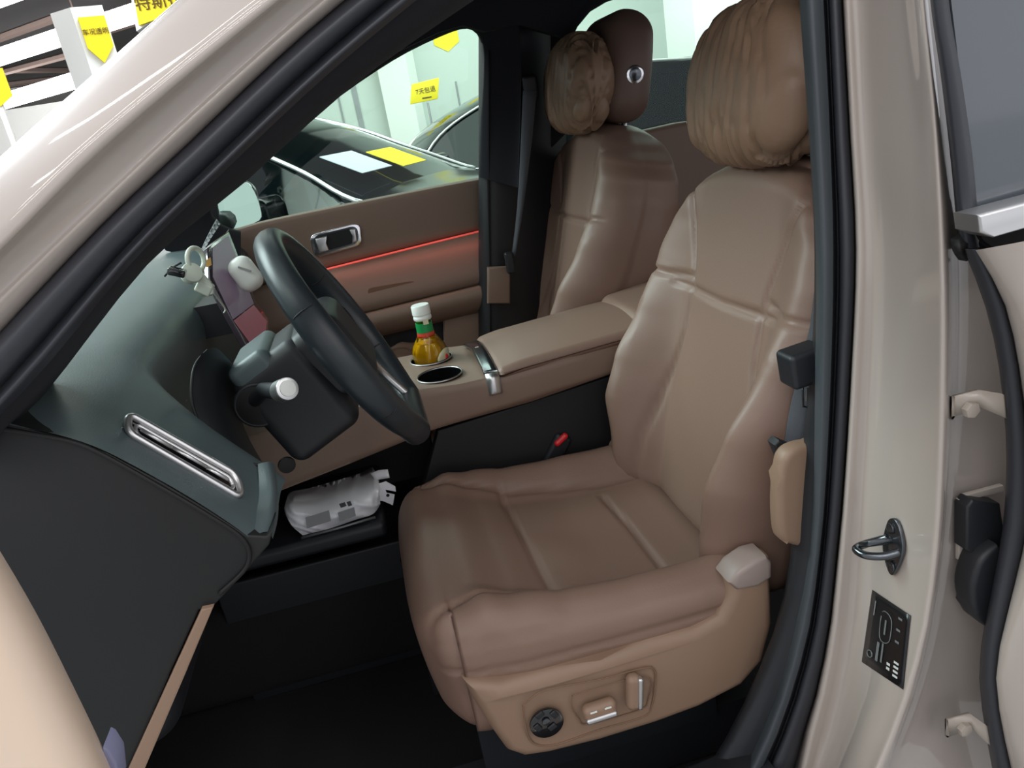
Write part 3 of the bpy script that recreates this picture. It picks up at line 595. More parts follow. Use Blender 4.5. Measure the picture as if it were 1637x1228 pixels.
def seat(label, loc):
    t = thing('car_seat', label, 'seat', loc, 'front seats'); L = Vector(loc)
    def backw(v):
        x, y, h = v; h = h+.285; f = max(0, min(1, (.07-x)/.14)); w = interp(BW, h); yy = y*w/.284; a = abs(yy)/w
        S_ = ss(.50, .86, a); b = interp(BB, h)
        g = groove(yy, h, BSEAM, .0085, .0052)+groove(yy, h, BEDGE, .003, .003)
        puff = .006*math.cos(min(1, abs(yy)/.13)*math.pi/2)
        fx = -b*S_*f+(g-puff)*ss(.5, .95, f)
        fx += (1-f)*(.055-.02*ss(.45, .65, h))
        if f < .5: yy *= .97
        p = Vector((fx+x+.07, yy, 0)); top = 0
        top = -.03*ss(.46, .63, h)*(abs(yy)/w)**2
        hh = h+top
        return Vector((p.x*math.cos(LEAN)+hh*math.sin(LEAN), p.y, -p.x*math.sin(LEAN)+hh*math.cos(LEAN)))
    vs, fs = rbox_geo((.07, .284, .345), .055, .0058, backw)
    build('backrest', [L+v+Vector((.265, 0, .357)) for v in vs], fs, M['leather'], t)
    # cushion
    CW = [(-.07, .215), (-.03, .242), (.02, .258), (.10, .268), (.3, .272), (.5, .268)]
    CZ = [(-.07, .725), (-.02, .728), (.04, .715), (.10, .69), (.17, .666), (.27, .652), (.36, .648), (.5, .650)]
    CB = [(-.07, 0), (.0, .002), (.06, .028), (.15, .045), (.3, .055), (.42, .055), (.5, .04)]
    seams = [[(.148, .19), (.153, .1), (.158, 0), (.16, -.1), (.165, -.175)], [(.341, .13), (.35, 0), (.352, -.19)]]
    for s_ in (-1, 1): seams += [[(-.05, s_*.215), (.02, s_*.20), (.10, s_*.190), (.165, s_*.182), (.26, s_*.178), (.35, s_*.17), (.48, s_*.168)]]
    bol = [[(-.02, s_*.232), (.06, s_*.236), (.2, s_*.238), (.45, s_*.232)] for s_ in (-1, 1)]
    def cushw(v):
        x, y, z = v; x = x+.205; w = interp(CW, x); yy = y*w/.272; a = abs(yy)/w; f = max(0, min(1, (z+.115)/.23))
        S_ = ss(.56, .84, a); top = interp(CZ, x)+interp(CB, x)*S_; bot = .50
        g = groove(x, yy, seams, .011, .0045) if z > .05 else 0
        pf = .006*math.sin(max(0, min(1, (x+.05)/.21))*math.pi)*(1-S_)
        zz = bot+(z+.115)/.23*(top-bot)
        if z > 0: zz -= g*ss(0, .1, z)-pf*ss(0, .1, z)
        yy *= 1-.03*(1-f)
        # welt lines along the outer side
        if abs(y) > .262:
            d = math.exp(-((zz-.645)/.004)**2)+math.exp(-((zz-.690+.0*x)/.0035)**2)*.6; yy -= math.copysign(.005*d, yy)
            yy += math.copysign(.008*math.sin(ss(.58, .73, zz)*math.pi), yy)
        if x < .0: x += (1-f)*.03*(1-abs(yy)/.27*.3)+.012*(a**3)
        x = x-.006*math.sin(f*math.pi) if x < 0 else x
        return Vector((x, yy, zz))
    vs, fs = rbox_geo((.27, .272, .115), .052, .0065, cushw)
    build('cushion', [Vector((0, 1.15, 0))+v+(L-Vector((.2, 1.15, .3))) for v in vs], fs, M['leather'], t)
    D = L-Vector((.2, 1.15, .3))
    def A(px, py, y): return at(px, py, 'y', y)+D
    # side valance with switches (outboard side)
    O = [(744, 1108), (800, 1100), (880, 1080), (960, 1056), (1040, 1030), (1110, 1010), (1150, 990), (1168, 955), (1172, 925), (1200, 905), (1236, 896), (1240, 1000), (1225, 1060), (1190, 1100), (1120, 1136), (1050, 1162), (960, 1190), (880, 1210), (840, 1216), (812, 1208), (786, 1176), (762, 1140)]
    def bow(v):
        v = Vector(v); k = ss(.0, .06, v.x-D.x+.01); v.y += (1-k)*.02; return v
    side = plate('side_valance', [A(x, y, .862) for x, y in O], (0, .05, 0), M['tan'], t, bevel=.018, seg=5, warp=bow)
    MB().box(D+Vector((.2, 1.15, .44)), (.2, .2, .07)).build('seat_frame', M['black'], t)
    for yy in (.98, 1.32): MB().box(D+Vector((.2, yy, .33)), (.27, .02, .05)).build('rail', M['black'], t)
    # recessed panel outline
    pl = [(836, 1128), (870, 1104), (960, 1086), (1030, 1068), (1046, 1072), (1048, 1090), (1042, 1128), (1028, 1146), (960, 1166), (890, 1190), (856, 1190), (842, 1170)]
    def ridge(name, pts, r, m, y, par): return MB().tube(catmull([A(a, b, y) for a, b in pts]+[A(pts[0][0], pts[0][1], y)], 5), r, 6, False).build(name, m, par, True)
    ridge('panel_line', pl, .0013, M['stitch'], .8615, side)
    ridge('panel_line', [(915, 1112), (1032, 1082), (1036, 1120), (1020, 1136), (940, 1158), (926, 1150), (914, 1130)], .0010, M['stitch'], .8615, side)
    k = disc('lumbar_knob', A(873, 1153, .862), (0, -1, 0), .0255, .006, M['gloss'], side, bevel=.002)
    c = A(873, 1153, .855)
    for q in range(4):
        a = math.pi/2*q+.5; d = Vector((math.cos(a), 0, math.sin(a)))
        rbox('button_segment', c+d*.0155, (.0045, .0018, .0065), .0017, M['black'], side, N=.004, rot=Matrix.Rotation(-a, 3, 'Y'))
    disc('button_centre', c, (0, -1, 0), .006, .003, M['dchrome'], side, n=18)
    def switch(cx, cy, L1, W1, ang, capside, nm):
        c = A(cx, cy, .853); rot = Matrix.Rotation(R(ang), 3, 'Y')
        b = rbox(nm, c, (L1, .010, W1), .0095, M['tan'], side, N=.005, rot=rot)
        off = rot@Vector((0, -.006, capside*W1*.75))
        rbox('chrome_cap', c+off, (L1*.92, .006, W1*.38), .0038, M['satin'], side, N=.005, rot=rot)
        return c, rot
    c, rot = switch(958, 1133, .026, .0125, -1, -1, 'seat_adjust_switch')
    for dx in (-.011, .011): MB().box(c+rot@Vector((dx, -.0102, .006)), (.005, .0006, .0012), rot).build('arrow_mark', M['white'], side)
    switch(1012, 1105, .030, .0110, -83, -1, 'backrest_switch')
    # rear recliner cover in lighter grey
    pc = [(1166, 934), (1180, 916), (1206, 898), (1228, 892), (1236, 900), (1236, 925), (1214, 940), (1180, 946)]
    plate('recliner_cover', [A(x, y, .858) for x, y in pc], (0, .05, 0), mat('grey_recliner', (150, 135, 128), .4), t, bevel=.008, seg=3)
    rbox('hinge_boot', D+Vector((.44, 1.39, .655)), (.05, .02, .045), .018, M['leather2'], t, N=.02, rot=Matrix.Rotation(R(20), 3, 'Y'))
    # headrest
    def hrw(v):
        x, y, z = v; a = abs(y)/.15; k = 1-.35*max(0, z/.15)**2-.12*max(0, -z/.15)**2
        return Vector((x-.0*a, y*k, z))
    hr = rbox('headrest', D+Vector((.725, 1.15, 1.372)), (.060, .148, .130), .056, M['hr'], t, N=.02, rot=Matrix.Rotation(R(12), 3, 'Y'), warp=hrw)
    p = D+Vector((.722, 1.15-.143, 1.350)); disc('release_button', p, (-.15, -1, 0), .021, .008, M['chrome'], hr, n=28, bevel=.002)
    disc('button_face', p+Vector((-.001, -.008, 0)), (-.15, -1, 0), .015, .002, M['dchrome'], hr, n=28)
    for yy in (-.055, .055): MB().tube([D+Vector((.70, 1.15+yy, 1.14)), D+Vector((.725, 1.15+yy, 1.3))], .007, 10).build('headrest_post', M['satin'], t, True)
    return t
seat('brown leather driver seat in front, with power switches on its side', (.2, 1.15, .3))
seat('brown leather passenger seat behind the centre armrest', (.185, 1.96, .37))

def neck_pillow(label, loc, rot, sc, seed, name='neck_pillow'):
    t = thing(name, label, 'pillow', loc, 'gathered leather neck pillows')
    sh = Vector((seed*7.3, 3.1, 1.7))
    def w(v):
        x, y, z = v; e = (y/.178)**2
        k = 1-.34*max(0, z/.12)**2-.10*max(0, -z/.12)**2
        yy = y*(k if z > 0 else 1-.16*(z/.12)**2)
        zz = z*(1-.12*e)
        xf = x*(1-.25*e-.18*(z/.12)**2)
        u = (y+math.copysign(1, y)*abs(x)*ss(.02, .12, abs(y)))*1.0; n = noise.noise(Vector((u*26, z*5, 0))+sh)*.55+noise.noise(Vector((u*60+z*14, z*8, 3))+sh)*.35
        edge = ss(.25, 1, abs(z)/.12)*.7+.45+.5*ss(.5, 1, y/.14 if seed == 1 else -y/.14)
        crease = -(.026*(1-abs(n)*2.2)**4 if abs(n) < .45 else 0)*edge*.6-abs(n)*.006
        d = Vector((x/.06, y/.15*.5, z/.13*.5)).normalized()
        return Vector((xf, yy, zz))+d*crease
    rbox('pillow_body', loc, (.070, .176, .128), .056, M['pillow'], t, N=.006, rot=Matrix.Rotation(R(rot), 3, 'Y'), warp=lambda v: w(v)*sc)
    MB().tube([Vector(loc)+Vector((.03, -.10*sc, .02)), Vector(loc)+Vector((.13, -.11*sc, .04))], .006, 8).build('strap', M['black'], t, True)
    MB().tube([Vector(loc)+Vector((.03, .10*sc, .02)), Vector(loc)+Vector((.13, .11*sc, .04))], .006, 8).build('strap', M['black'], t, True)
neck_pillow('large brown gathered neck pillow hanging on the driver seat headrest', (.638, 1.135, 1.362), 10, 1.0, 1)
neck_pillow('brown gathered neck pillow hanging on the passenger seat headrest', (.606, 1.955, 1.422), 10, .96, 2)

# ================================================================== DASHBOARD
dsh = thing('dashboard', 'dark teal-black dashboard with a chrome side vent and drop-down end panel', 'dashboard', (-.4, 1.5, .7))
E0 = [(-60, 655), (20, 678), (60, 688), (110, 700), (170, 722), (260, 770), (330, 812), (395, 856), (412, 870)]
prof0 = [at(p.x, p.y, 'y', .775) for p in resample(E0, 14)]
E1 = [(-30, 640), (40, 655), (100, 660), (150, 668), (195, 690), (270, 735), (340, 778), (392, 815), (412, 838)]
prof1 = [at(p.x, p.y, 'y', .815) for p in resample(E1, 14)]
# main profile in x,z
PM = [(-.92, 1.15), (-.75, 1.175), (-.60, 1.190), (-.50, 1.197), (-.43, 1.195), (-.375, 1.183), (-.33, 1.160), (-.30, 1.130), (-.275, 1.103), (-.25, 1.075), (-.225, 1.047), (-.20, 1.018), (-.18, .996), (-.172, .985)]
def prof(y, f=0): return [Vector((x, y, z)) for x, z in PM]
PM2 = [(-.92, 1.15), (-.75, 1.175), (-.60, 1.190), (-.50, 1.197), (-.44, 1.195), (-.40, 1.190), (-.355, 1.178), (-.325, 1.155), (-.315, 1.120), (-.318, 1.090), (-.325, 1.06), (-.33, 1.03), (-.335, 1.0), (-.34, .97)]
p0 = [v+Vector((-.0, .03, -.04)) for v in prof0]
def pr2(y): return [Vector((x, y, z)) for x, z in PM2]
mid = lambda A_, B_, t, y: [Vector((a.x*(1-t)+b.x*t, y, a.z*(1-t)+b.z*t)) for a, b in zip(A_, B_)]
r85 = prof(.86); r95 = prof(.96)
sheet('dash_top', [prof0, mid(prof0, r85, .55, .80), mid(prof0, r85, .95, .84), prof(.90), prof(.95), mid(prof(1), pr2(1), .25, 1.0), mid(prof(1), pr2(1), .85, 1.045), pr2(1.10), pr2(1.3), pr2(1.8), pr2(2.22)], M['dash'], dsh, n=(5, 3))
# rear-facing lip wrapping the lower corner
sheet('corner_lip', [[at(412, 742, 'y', .93), at(414, 780, 'y', .88), at(408, 820, 'y', .82), at(398, 858, 'y', .78)], [at(430, 738, 'y', .93), at(438, 780, 'y', .87), at(436, 815, 'y', .82), at(428, 850, 'y', .785)],
      [at(440, 742, 'y', .95), at(445, 790, 'y', .90), at(444, 830, 'y', .84), at(436, 862, 'y', .80)]], M['dash'], dsh, n=(4, 4))
# end panel facing the open door
EC = [(-60, 655), (20, 680), (60, 690), (110, 702), (170, 724), (260, 772), (330, 814), (395, 856), (425, 858), (436, 850), (430, 872), (400, 905), (370, 940), (340, 971), (318, 976), (270, 1080), (205, 1228), (150, 1350), (-200, 1350), (-300, 1000)]
pplate('end_panel', EC, 'y', .775, .05, M['cap'], dsh, bevel=.008, seg=3)
# raised hump lines of the end cap
MB().tube(catmull([at(x, y, 'y', .773) for x, y in ((0, 685), (60, 695), (120, 708), (170, 730), (250, 775), (330, 822), (390, 864), (395, 905), (350, 950))], 5), .0025, 8).build('end_panel_seam', M['seal'], dsh, True)
pplate('beige_edge_strip', [(322, 975), (341, 971), (300, 1068), (230, 1232), (170, 1370), (145, 1370), (205, 1230), (280, 1066)], 'y', .768, .03, M['tan'], dsh, bevel=.002)
# side vent
def vp(u, v, lift=0):       # u along (0 top .. 1 bottom), v across
    a0, a1, b1, b0 = (203, 664), (376, 762), (384, 800), (202, 694)
    x = (a0[0]*(1-u)+a1[0]*u)*(1-v)+(b0[0]*(1-u)+b1[0]*u)*v; y = (a0[1]*(1-u)+a1[1]*u)*(1-v)+(b0[1]*(1-u)+b1[1]*u)*v
    # point on the inclined dash plane through vent centre line
    P0 = Vector((-.303, .83, 1.131)); n_ = Vector((.75, -.52, .66)).normalized()
    d = WM@Vector(((x-CX)/F, (y-CY)/F, 1)); t_ = n_.dot(P0-CAM)/n_.dot(d); return CAM+d*t_+n_*lift
VN = Vector((.75, -.52, .66)).normalized()
def vring(u0, u1, v0, v1, lift, r=.3):
    pts = []; n = 6
    asp = .17
    cs = [(u0, v0), (u1, v0), (u1, v1), (u0, v1)]
    sg = [(1, 1), (-1, 1), (-1, -1), (1, -1)]; st_ = [180, 270, 0, 90]
    for (cu, cv), (su, sv), a0 in zip(cs, sg, st_):
        for k in range(n+1):
            a = R(a0+90*k/n); rv = r; ru = r*asp
            pts.append(vp(cu+su*ru+ru*math.cos(a), cv+sv*rv+rv*math.sin(a), lift))
    return pts
plate('vent_housing', vring(-.02, 1.02, -.08, 1.08, -.012, .42), VN*.014, M['gloss'], dsh, bevel=.001)
def vtube(name, ring, r, m): return MB().rings([[p+(p-c_)*0 for p in ring]]) if False else MB().tube(ring+[ring[0], ring[1]], r, 8, False).build(name, m, vt, True)
vt = rbox('air_vent', vp(.5, .5, -.004), (.002, .002, .002), .001, M['gloss'], dsh, N=.01)
ORG[vt.name] = ORG[dsh.name]
vtube('chrome_frame', vring(0, 1, 0, 1, .004, .40), .0043, M['satin'])
vtube('inner_ring', vring(.07, .95, .26, .80, .002, .3), .0024, M['satin'])
for u0, u1, v in ((.12, .40, .38), (.40, .72, .36), (.72, .92, .38)):
    MB().tube([vp(u0, v, .001), vp(u1, v, .001)], .0030, 8).build('slat', M['satin'], vt, True)
for u0, u1 in ((.14, .38), (.42, .62), (.68, .90)):
    MB().tube([vp(u0, .60, -.001), vp(u1, .60, -.001)], .0028, 8).build('slat', M['dchrome'], vt, True)
# lower dash: black body behind wheel, instrument cowl
slab('lower_dash', (-.60, .83, .70), (-.36, 1.36, 1.16), M['black'], dsh, r=.05, N=.1)
slab('lower_dash', (-.62, 1.74, .66), (-.37, 2.24, 1.17), M['leather2'], dsh, r=.05, N=.1)
slab('centre_dash', (-.62, 1.36, .62), (-.38, 1.74, 1.16), M['black'], dsh, r=.04, N=.1)
sheet('instrument_cowl', [[at(322, 566, 'y', 1.04), at(306, 600, 'y', 1.03), at(307, 650, 'y', 1.0), at(330, 695, 'y', .98), at(380, 735, 'y', .95)], [at(345, 556, 'y', 1.07), at(335, 590, 'y', 1.06), at(345, 650, 'y', 1.03), at(365, 695, 'y', 1.0), at(400, 735, 'y', .97)],
      [at(370, 580, 'y', 1.14), at(370, 600, 'y', 1.14), at(380, 650, 'y', 1.12), at(395, 695, 'y', 1.10), at(420, 740, 'y', 1.06)]], M['black'], dsh, n=(4, 4))
MB().tube(catmull([at(x, y, 'y', v) for x, y, v in ((332, 560, 1.06), (314, 580, 1.04), (307, 606, 1.02), (308, 648, 1.0), (328, 690, .98), (372, 730, .95), (412, 744, .93))], 5), .002, 8).build('cowl_seam', M['seal'], dsh, True)
MB().tube(catmull([at(x, y, 'z', 1.19) for x, y in ((178, 466), (190, 448), (200, 438))], 4), .002, 6).build('sensor_slot', M['seal'], dsh, True)
# centre touch screen
sc_ = thing('touch_screen', 'slim touch screen standing on the dashboard, seen at a slant left of the steering wheel', 'screen', (-.25, 1.6, 1.0))
SN = Vector((.95, -.22, .30)).normalized()
def sq(px, py, d=0):        # a point of the screen's plane: it faces rearwards, leans back and turns a little to the driver
    P0 = Vector((-.24, 1.45, 1.12)); dd = WM@Vector(((px-CX)/F, (py-CY)/F, 1)); return CAM+dd*(SN.dot(P0-CAM)/SN.dot(dd))+SN*d
plate('screen_body', [sq(332, 398), sq(340, 388), sq(366, 370), sq(410, 482), sq(430, 512), sq(428, 552), sq(412, 568), sq(400, 562), sq(336, 446)], SN*-.012, M['screen'], sc_, bevel=.002)
plate('tinted_panel', [sq(339, 396, .0006), sq(364, 377, .0006), sq(405, 486, .0006), sq(372, 511, .0006), sq(340, 443, .0006)], SN*.0006, M['screenmauve'], sc_)  # flat mauve patch on the upper glass, faintly emissive
plate('tinted_panel', [sq(373, 513, .0006), sq(405, 488, .0006), sq(426, 514, .0006), sq(422, 550, .0006), sq(406, 558, .0006)], SN*.0006, M['screenred'], sc_)  # flat dull-red patch on the lower glass, faintly emissive
MB().box((-.31, 1.47, 1.12), (.04, .05, .03)).build('stand', M['black'], sc_)
# ------------------------------------------------------------------ steering wheel
WC = Vector((-.058, 1.15, 1.107)); WN = Vector((.902, 0, .431)).normalized(); WU = Vector((-.431, 0, .902)).normalized(); WY = Vector((0, 1, 0))
sw = thing('steering_wheel', 'black leather steering wheel seen from the side, in front of the driver seat', 'steering wheel', WC)
def wp(a, b, c): return WC+WU*a+WY*b+WN*c
rings = []
for i in range(72):
    t = 2*math.pi*i/72; d = WU*math.cos(t)+WY*math.sin(t); rr = .175; cc = WC+d*rr
    if math.cos(t) < -.86: cc = WC+WU*(-.175*.94)+WY*math.sin(t)*.175
    th = .0188+.0022*abs(math.sin(t))**4
    rings.append([cc+d*th*math.cos(2*math.pi*j/14)+WN*th*1.15*math.sin(2*math.pi*j/14) for j in range(14)])
rim = MB().rings(rings, False, True).build('rim', M['wheel'], sw, True)
for a in (62, -62, 118, -118):
    t = R(a); d = WU*math.cos(t)+WY*math.sin(t); tt = WU*-math.sin(t)+WY*math.cos(t)
    torus('rim_seam', WC+d*.175, tt, .0203, .0011, M['seal'], rim, n=24, k=6)
def hubw(v): return Vector((v.x, v.y, v.z*(1-.25*(abs(v.z)/.07)**2)))
Rm = Matrix((WN, WY, WU)).transposed()
rbox('airbag_hub', wp(-.005, 0, -.012), (.026, .085, .066), .024, M['black'], sw, N=.02, rot=Rm)
rbox('hub_back', wp(-.005, 0, -.045), (.030, .070, .060), .024, M['black'], sw, N=.02, rot=Rm)
for sgn in (-1, 1):
    sheet('spoke', [[wp(.030, sgn*.06, -.012), wp(.024, sgn*.12, -.010), wp(.030, sgn*.176, .0)], [wp(.012, sgn*.06, .006), wp(.008, sgn*.12, .0), wp(.010, sgn*.172, .008)], [wp(-.04, sgn*.06, .0), wp(-.035, sgn*.12, -.004), wp(-.040, sgn*.17, .004)], [wp(-.05, sgn*.06, -.02), wp(-.045, sgn*.12, -.018), wp(-.05, sgn*.17, -.006)]], M['black'], sw, n=(3, 4), thick=.010, tdir=-WN)
    sheet('spoke_trim', [[wp(-.052, sgn*.05, .004), wp(-.10, sgn*.075, .002), wp(-.160, sgn*.070, .012)], [wp(-.052, sgn*.028, .004), wp(-.10, sgn*.058, .002), wp(-.165, sgn*.052, .012)]], M['satin'], sw, n=(1, 5), thick=.010, tdir=-WN)
# column shroud with stalk
cl = thing('steering_column', 'black steering column shroud behind the wheel with a chrome-tipped stalk', 'steering column', wp(0, 0, -.12))
def shw(v): return Vector((v.x, v.y*(1-.1*(v.z/.08)), v.z))
rbox('shroud', wp(-.022, -.0, -.110), (.062, .078, .080), .022, M['black'], cl, N=.02, rot=Rm, warp=shw)
rbox('upper_cover', wp(.046, -.0, -.128), (.034, .070, .026), .014, M['dash'], cl, N=.02, rot=Rm)
disc('stalk_socket', at(412, 648, 'y', 1.078)+Vector((0, .003, 0)), (0, -1, 0), .030, .006, M['seal'], cl)
torus('socket_ring', at(412, 648, 'y', 1.078), (0, 1, 0), .031, .003, M['black'], cl, n=32)
disc('key_cap', at(458, 742, 'y', 1.10), (.2, -1, -.1), .013, .006, M['seal'], cl)
s0, s1 = at(408, 640, 'y', 1.08), at(458, 622, 'y', .958)
stk = MB().tube([s0, s0.lerp(s1, .35)+Vector((0, 0, .010)), s0.lerp(s1, .8), s1], [.010, .0105, .012, .0125], 20).build('stalk', M['black'], cl, True, auto=40)
dr = (s1-s0.lerp(s1, .8)).normalized(); MB().tube([s1-dr*.024, s1+dr*.002], .0148, 24).build('chrome_sleeve', M['satin'], stk, True, auto=40)
disc('stalk_button', s1+dr*.002, dr, .0148, .003, M['satin'], stk, bevel=.0012, n=32); disc('button_cap', s1+dr*.004, dr, .0105, .003, M['white'], stk, bevel=.001, n=32)
# ------------------------------------------------------------------ centre console
co = thing('centre_console', 'brown leather centre console with two cup holders and a lidded armrest', 'console', (.2, 1.58, .3))
CO = [(300, 735), (400, 698), (520, 664), (600, 644), (665, 627), (735, 614), (800, 603), (900, 574), (1010, 545), (1030, 600), (1000, 594), (850, 642), (690, 692), (560, 741), (445, 786), (330, 832)]
cb = plate('console_body', [at(x, y, 'y', 1.42) for x, y in CO], (0, .285, 0), M['leather2'], co, bevel=.016, seg=4)
def cut(o, cyl):
    for c, r, d in cyl:
        me = bpy.data.meshes.new('cut'); bm = bmesh.new(); bmesh.ops.create_cone(bm, cap_ends=True, segments=48, radius1=r, radius2=r, depth=d); bm.to_mesh(me); bm.free()
        q = bpy.data.objects.new('cut', me); COL.objects.link(q); q.location = Vector(c)
        md = o.modifiers.new('cut', 'BOOLEAN'); md.operation = 'DIFFERENCE'; md.object = q; md.solver = 'EXACT'
        bpy.context.view_layer.update(); nm = bpy.data.meshes.new_from_object(o.evaluated_get(bpy.context.evaluated_depsgraph_get()))
        o.modifiers.clear(); o.data = nm; bpy.data.objects.remove(q)
c2p = at(702, 596, 'z', .905); c1p = at(686, 573, 'z', .905)
c1p = Vector((c1p.x+.005, c1p.y+.012, .905)); c2p = Vector((c2p.x, c2p.y, .905))
cut(cb, [(c2p, .047, .16), (c1p, .047, .16)])
for c in (c2p, c1p):
    rr = []
    for z, r in ((.903, .047), (.899, .0465), (.832, .043), (.830, .0)): rr.append([Vector((c.x+r*math.cos(2*math.pi*k/36), c.y+r*math.sin(2*math.pi*k/36), z+(c.x-.09)*-.02)) for k in range(36)])
    cu = MB().rings(rr, False).build('cup_holder', M['gloss'], co, True, auto=50)
    torus('chrome_ring', (c.x, c.y, .9005), (0, 0, 1), .047, .0016, M['satin'], cu, n=48, k=8)
g0, g1 = at(797, 612, 'y', 1.42), at(966, 565, 'y', 1.42)
sl = (g1.z-g0.z)/(g1.x-g0.x)
def lidw(v):
    z = v.z-(.010*(v.y/.142)**2 if v.z > 0 else 0)
    if v.x < -.12: z -= (v.z > 0)*.006*((-.12-v.x)/.05)
    return Vector((v.x, v.y, z+(v.x+.17)*(sl+.01)))
rbox('armrest_lid', (g0.x+.172, 1.562, g0.z+.021), (.170, .142, .0185), .015, M['leather'], co, N=.02, warp=lidw)
rbox('armrest_rear', (g0.x+.43, 1.575, g0.z+.03), (.12, .125, .045), .03, M['leather'], co, N=.03, rot=Matrix.Rotation(R(-6), 3, 'Y'))
xl = g0.x-.010; zt = g0.z+.030
arc = [(1.675, zt-.008), (1.64, zt+.001), (1.59, zt+.005), (1.53, zt+.004), (1.47, zt-.002), (1.436, zt-.008)]
MBv = [[Vector((xl-.014-(.006 if y > 1.6 else 0), y, z)), Vector((xl-.012, y, z+.002)), Vector((xl+.012, y, z+.002)), Vector((xl+.014, y, z))] for y, z in arc]
la = sheet('latch_strap', MBv, M['dchrome'], co, n=(5, 1), thick=.006, tdir=(0, 0, -1))
ed = [(1.445, zt-.006), (1.425, zt-.011), (1.416, zt-.022), (1.413, zt-.047), (1.416, zt-.052)]
sheet('latch_button', [[Vector((xl-.013, y, z)), Vector((xl+.014, y, z))] for y, z in ed], M['satin'], co, n=(5, 1), thick=.012, tdir=(0, 1, .3))
MB().box((xl-.002, 1.575, zt+.0075), (.004, .0012, .0008)).build('white_mark', M['white'], la)
# lower part: black side, open tray
pplate('lower_side', [(700, 690), (850, 642), (1000, 594), (1100, 600), (1100, 900), (640, 900), (672, 800)], 'y', 1.435, .03, M['seal'], co, bevel=.004)
_tz = at(540, 850, 'y', 1.385).z
slab('tray', (-.42, 1.375, _tz-.035), (-.085, 1.70, _tz), M['black'], co, r=.012, N=.1)
slab('tray_back', (-.42, 1.67, .60), (.05, 1.70, .80), M['black'], co, r=.005, N=.1)
MB().tube([at(482, 860, 'y', 1.374), at(540, 845, 'y', 1.374), at(600, 827, 'y', 1.374)], .0026, 8).build('tray_trim', M['floorbag'], co, True)
slab('tray_lower_wall', (-.46, 1.45, .27), (.05, 1.47, .57), M['black'], co, r=.005, N=.1)
# ------------------------------------------------------------------ bottle in the cup holder
bt = thing('bottle', 'small glass bottle of amber drink with white cap in the rear cup holder', 'bottle', (c1p.x, c1p.y, .833)); c1b = Vector((c1p.x-.004, c1p.y, 0))
def lathe(name, prof, m, par, c, n=32, sq_=0):
    rr = []
    for z, r in prof:
        ring = []
        for k in range(n):
            a = 2*math.pi*k/n; q = r
            if sq_ and r > .026: q = r*(1+.13*math.cos(4*a)**2*min(1, (r-.026)/.006))*.95
            ring.append(Vector((c[0]+q*math.cos(a+.6), c[1]+q*math.sin(a+.6), z)))
        rr.append(ring)
    return MB().rings(rr, True).build(name, m, par, True, auto=50)
bz = .822
lathe('glass_body', [(bz+.009, .030), (bz+.013, .036), (bz+.098, .0375), (bz+.110, .034), (bz+.130, .023), (bz+.138, .0185), (bz+.172, .0165)], M['bottle'], bt, c1p, sq_=1)
lathe('drink', [(bz+.014, .033), (bz+.016, .034), (bz+.096, .035), (bz+.107, .032), (bz+.118, .027)], M['liquid'], bt, c1p, sq_=1)
lathe('green_band', [(bz+.143, .0190), (bz+.164, .0185)], M['green'], bt, c1p); lathe('red_band', [(bz+.132, .0200), (bz+.1425, .0192)], M['redb'], bt, c1p)
cap = lathe('cap', [(bz+.170, .0185), (bz+.172, .0200), (bz+.178, .0200), (bz+.179, .0190), (bz+.182, .0190), (bz+.183, .0205), (bz+.201, .0205), (bz+.2035, .0190)], M['white'], bt, c1p)
# oval cream label facing the seats
lc = []
for a_ in range(9):
    an = R(-75+a_*9.0)
    lc.append([Vector((c1p.x+.0425*math.cos(an), c1p.y+.0425*math.sin(an), bz+.075+s_*math.sqrt(max(.05, 1-((a_-4)/4.3)**2))*.028)) for s_ in (-1, -.5, 0, .5, 1)])
lo_ = sheet('oval_label', lc, M['cream'], bt, thick=.0006, tdir=(.3, -.9, 0))
lc2 = [[Vector((c1p.x+.0438*math.cos(R(an)), c1p.y+.0438*math.sin(R(an)), bz+.078+s_*math.sqrt(max(.1, 1-((an+40)/9)**2))*.012)) for s_ in (-1, 0, 1)] for an in (-48, -44, -40, -36, -32)]
sheet('red_crest', lc2, M['red'], lo_, thick=.0004, tdir=(.3, -.9, 0))
MB().box((c1p.x+.004, c1p.y-.0193, bz+.168), (.006, .0006, .006)).build('yellow_tab', M['cream'], bt)
# ------------------------------------------------------------------ white plastic packet in the tray
bgx = thing('plastic_packet', 'crumpled white plastic packet with grey print lying in the tray under the console', 'packet', (-.17, 1.44, .64))
def pk(px, py, y): return at(px, py, 'y', y-.055)
pr = [[pk(455, 812, 1.50), pk(458, 825, 1.475), pk(468, 842, 1.455), pk(484, 856, 1.45)],
      [pk(463, 796, 1.54), pk(470, 812, 1.465), pk(488, 838, 1.445), pk(500, 852, 1.45)],
      [pk(497, 788, 1.56), pk(510, 806, 1.48), pk(520, 826, 1.44), pk(528, 845, 1.45)],
      [pk(540, 776, 1.56), pk(553, 792, 1.485), pk(560, 812, 1.44), pk(566, 832, 1.45)],
      [pk(575, 765, 1.56), pk(588, 780, 1.49), pk(592, 800, 1.45), pk(596, 822, 1.46)],
      [pk(596, 755, 1.57), pk(606, 774, 1.50), pk(606, 792, 1.47), pk(608, 806, 1.475)]]
pkt = sheet('packet_body', pr, M['film'], bgx, n=(9, 9), thick=.035, tdir=(0, 1, -.1))
for v in pkt.data.vertices:
    c_ = v.co; r1 = 1-abs(noise.noise(Vector((c_.x*22+c_.z*30, c_.z*16, 1))))*2; r2 = 1-abs(noise.noise(Vector((c_.x*60, c_.z*50-c_.x*40, 5))))*2
    v.co = c_+Vector((.1, -1, .5))*(max(0, r1)**3*.007+max(0, r2)**4*.0028)
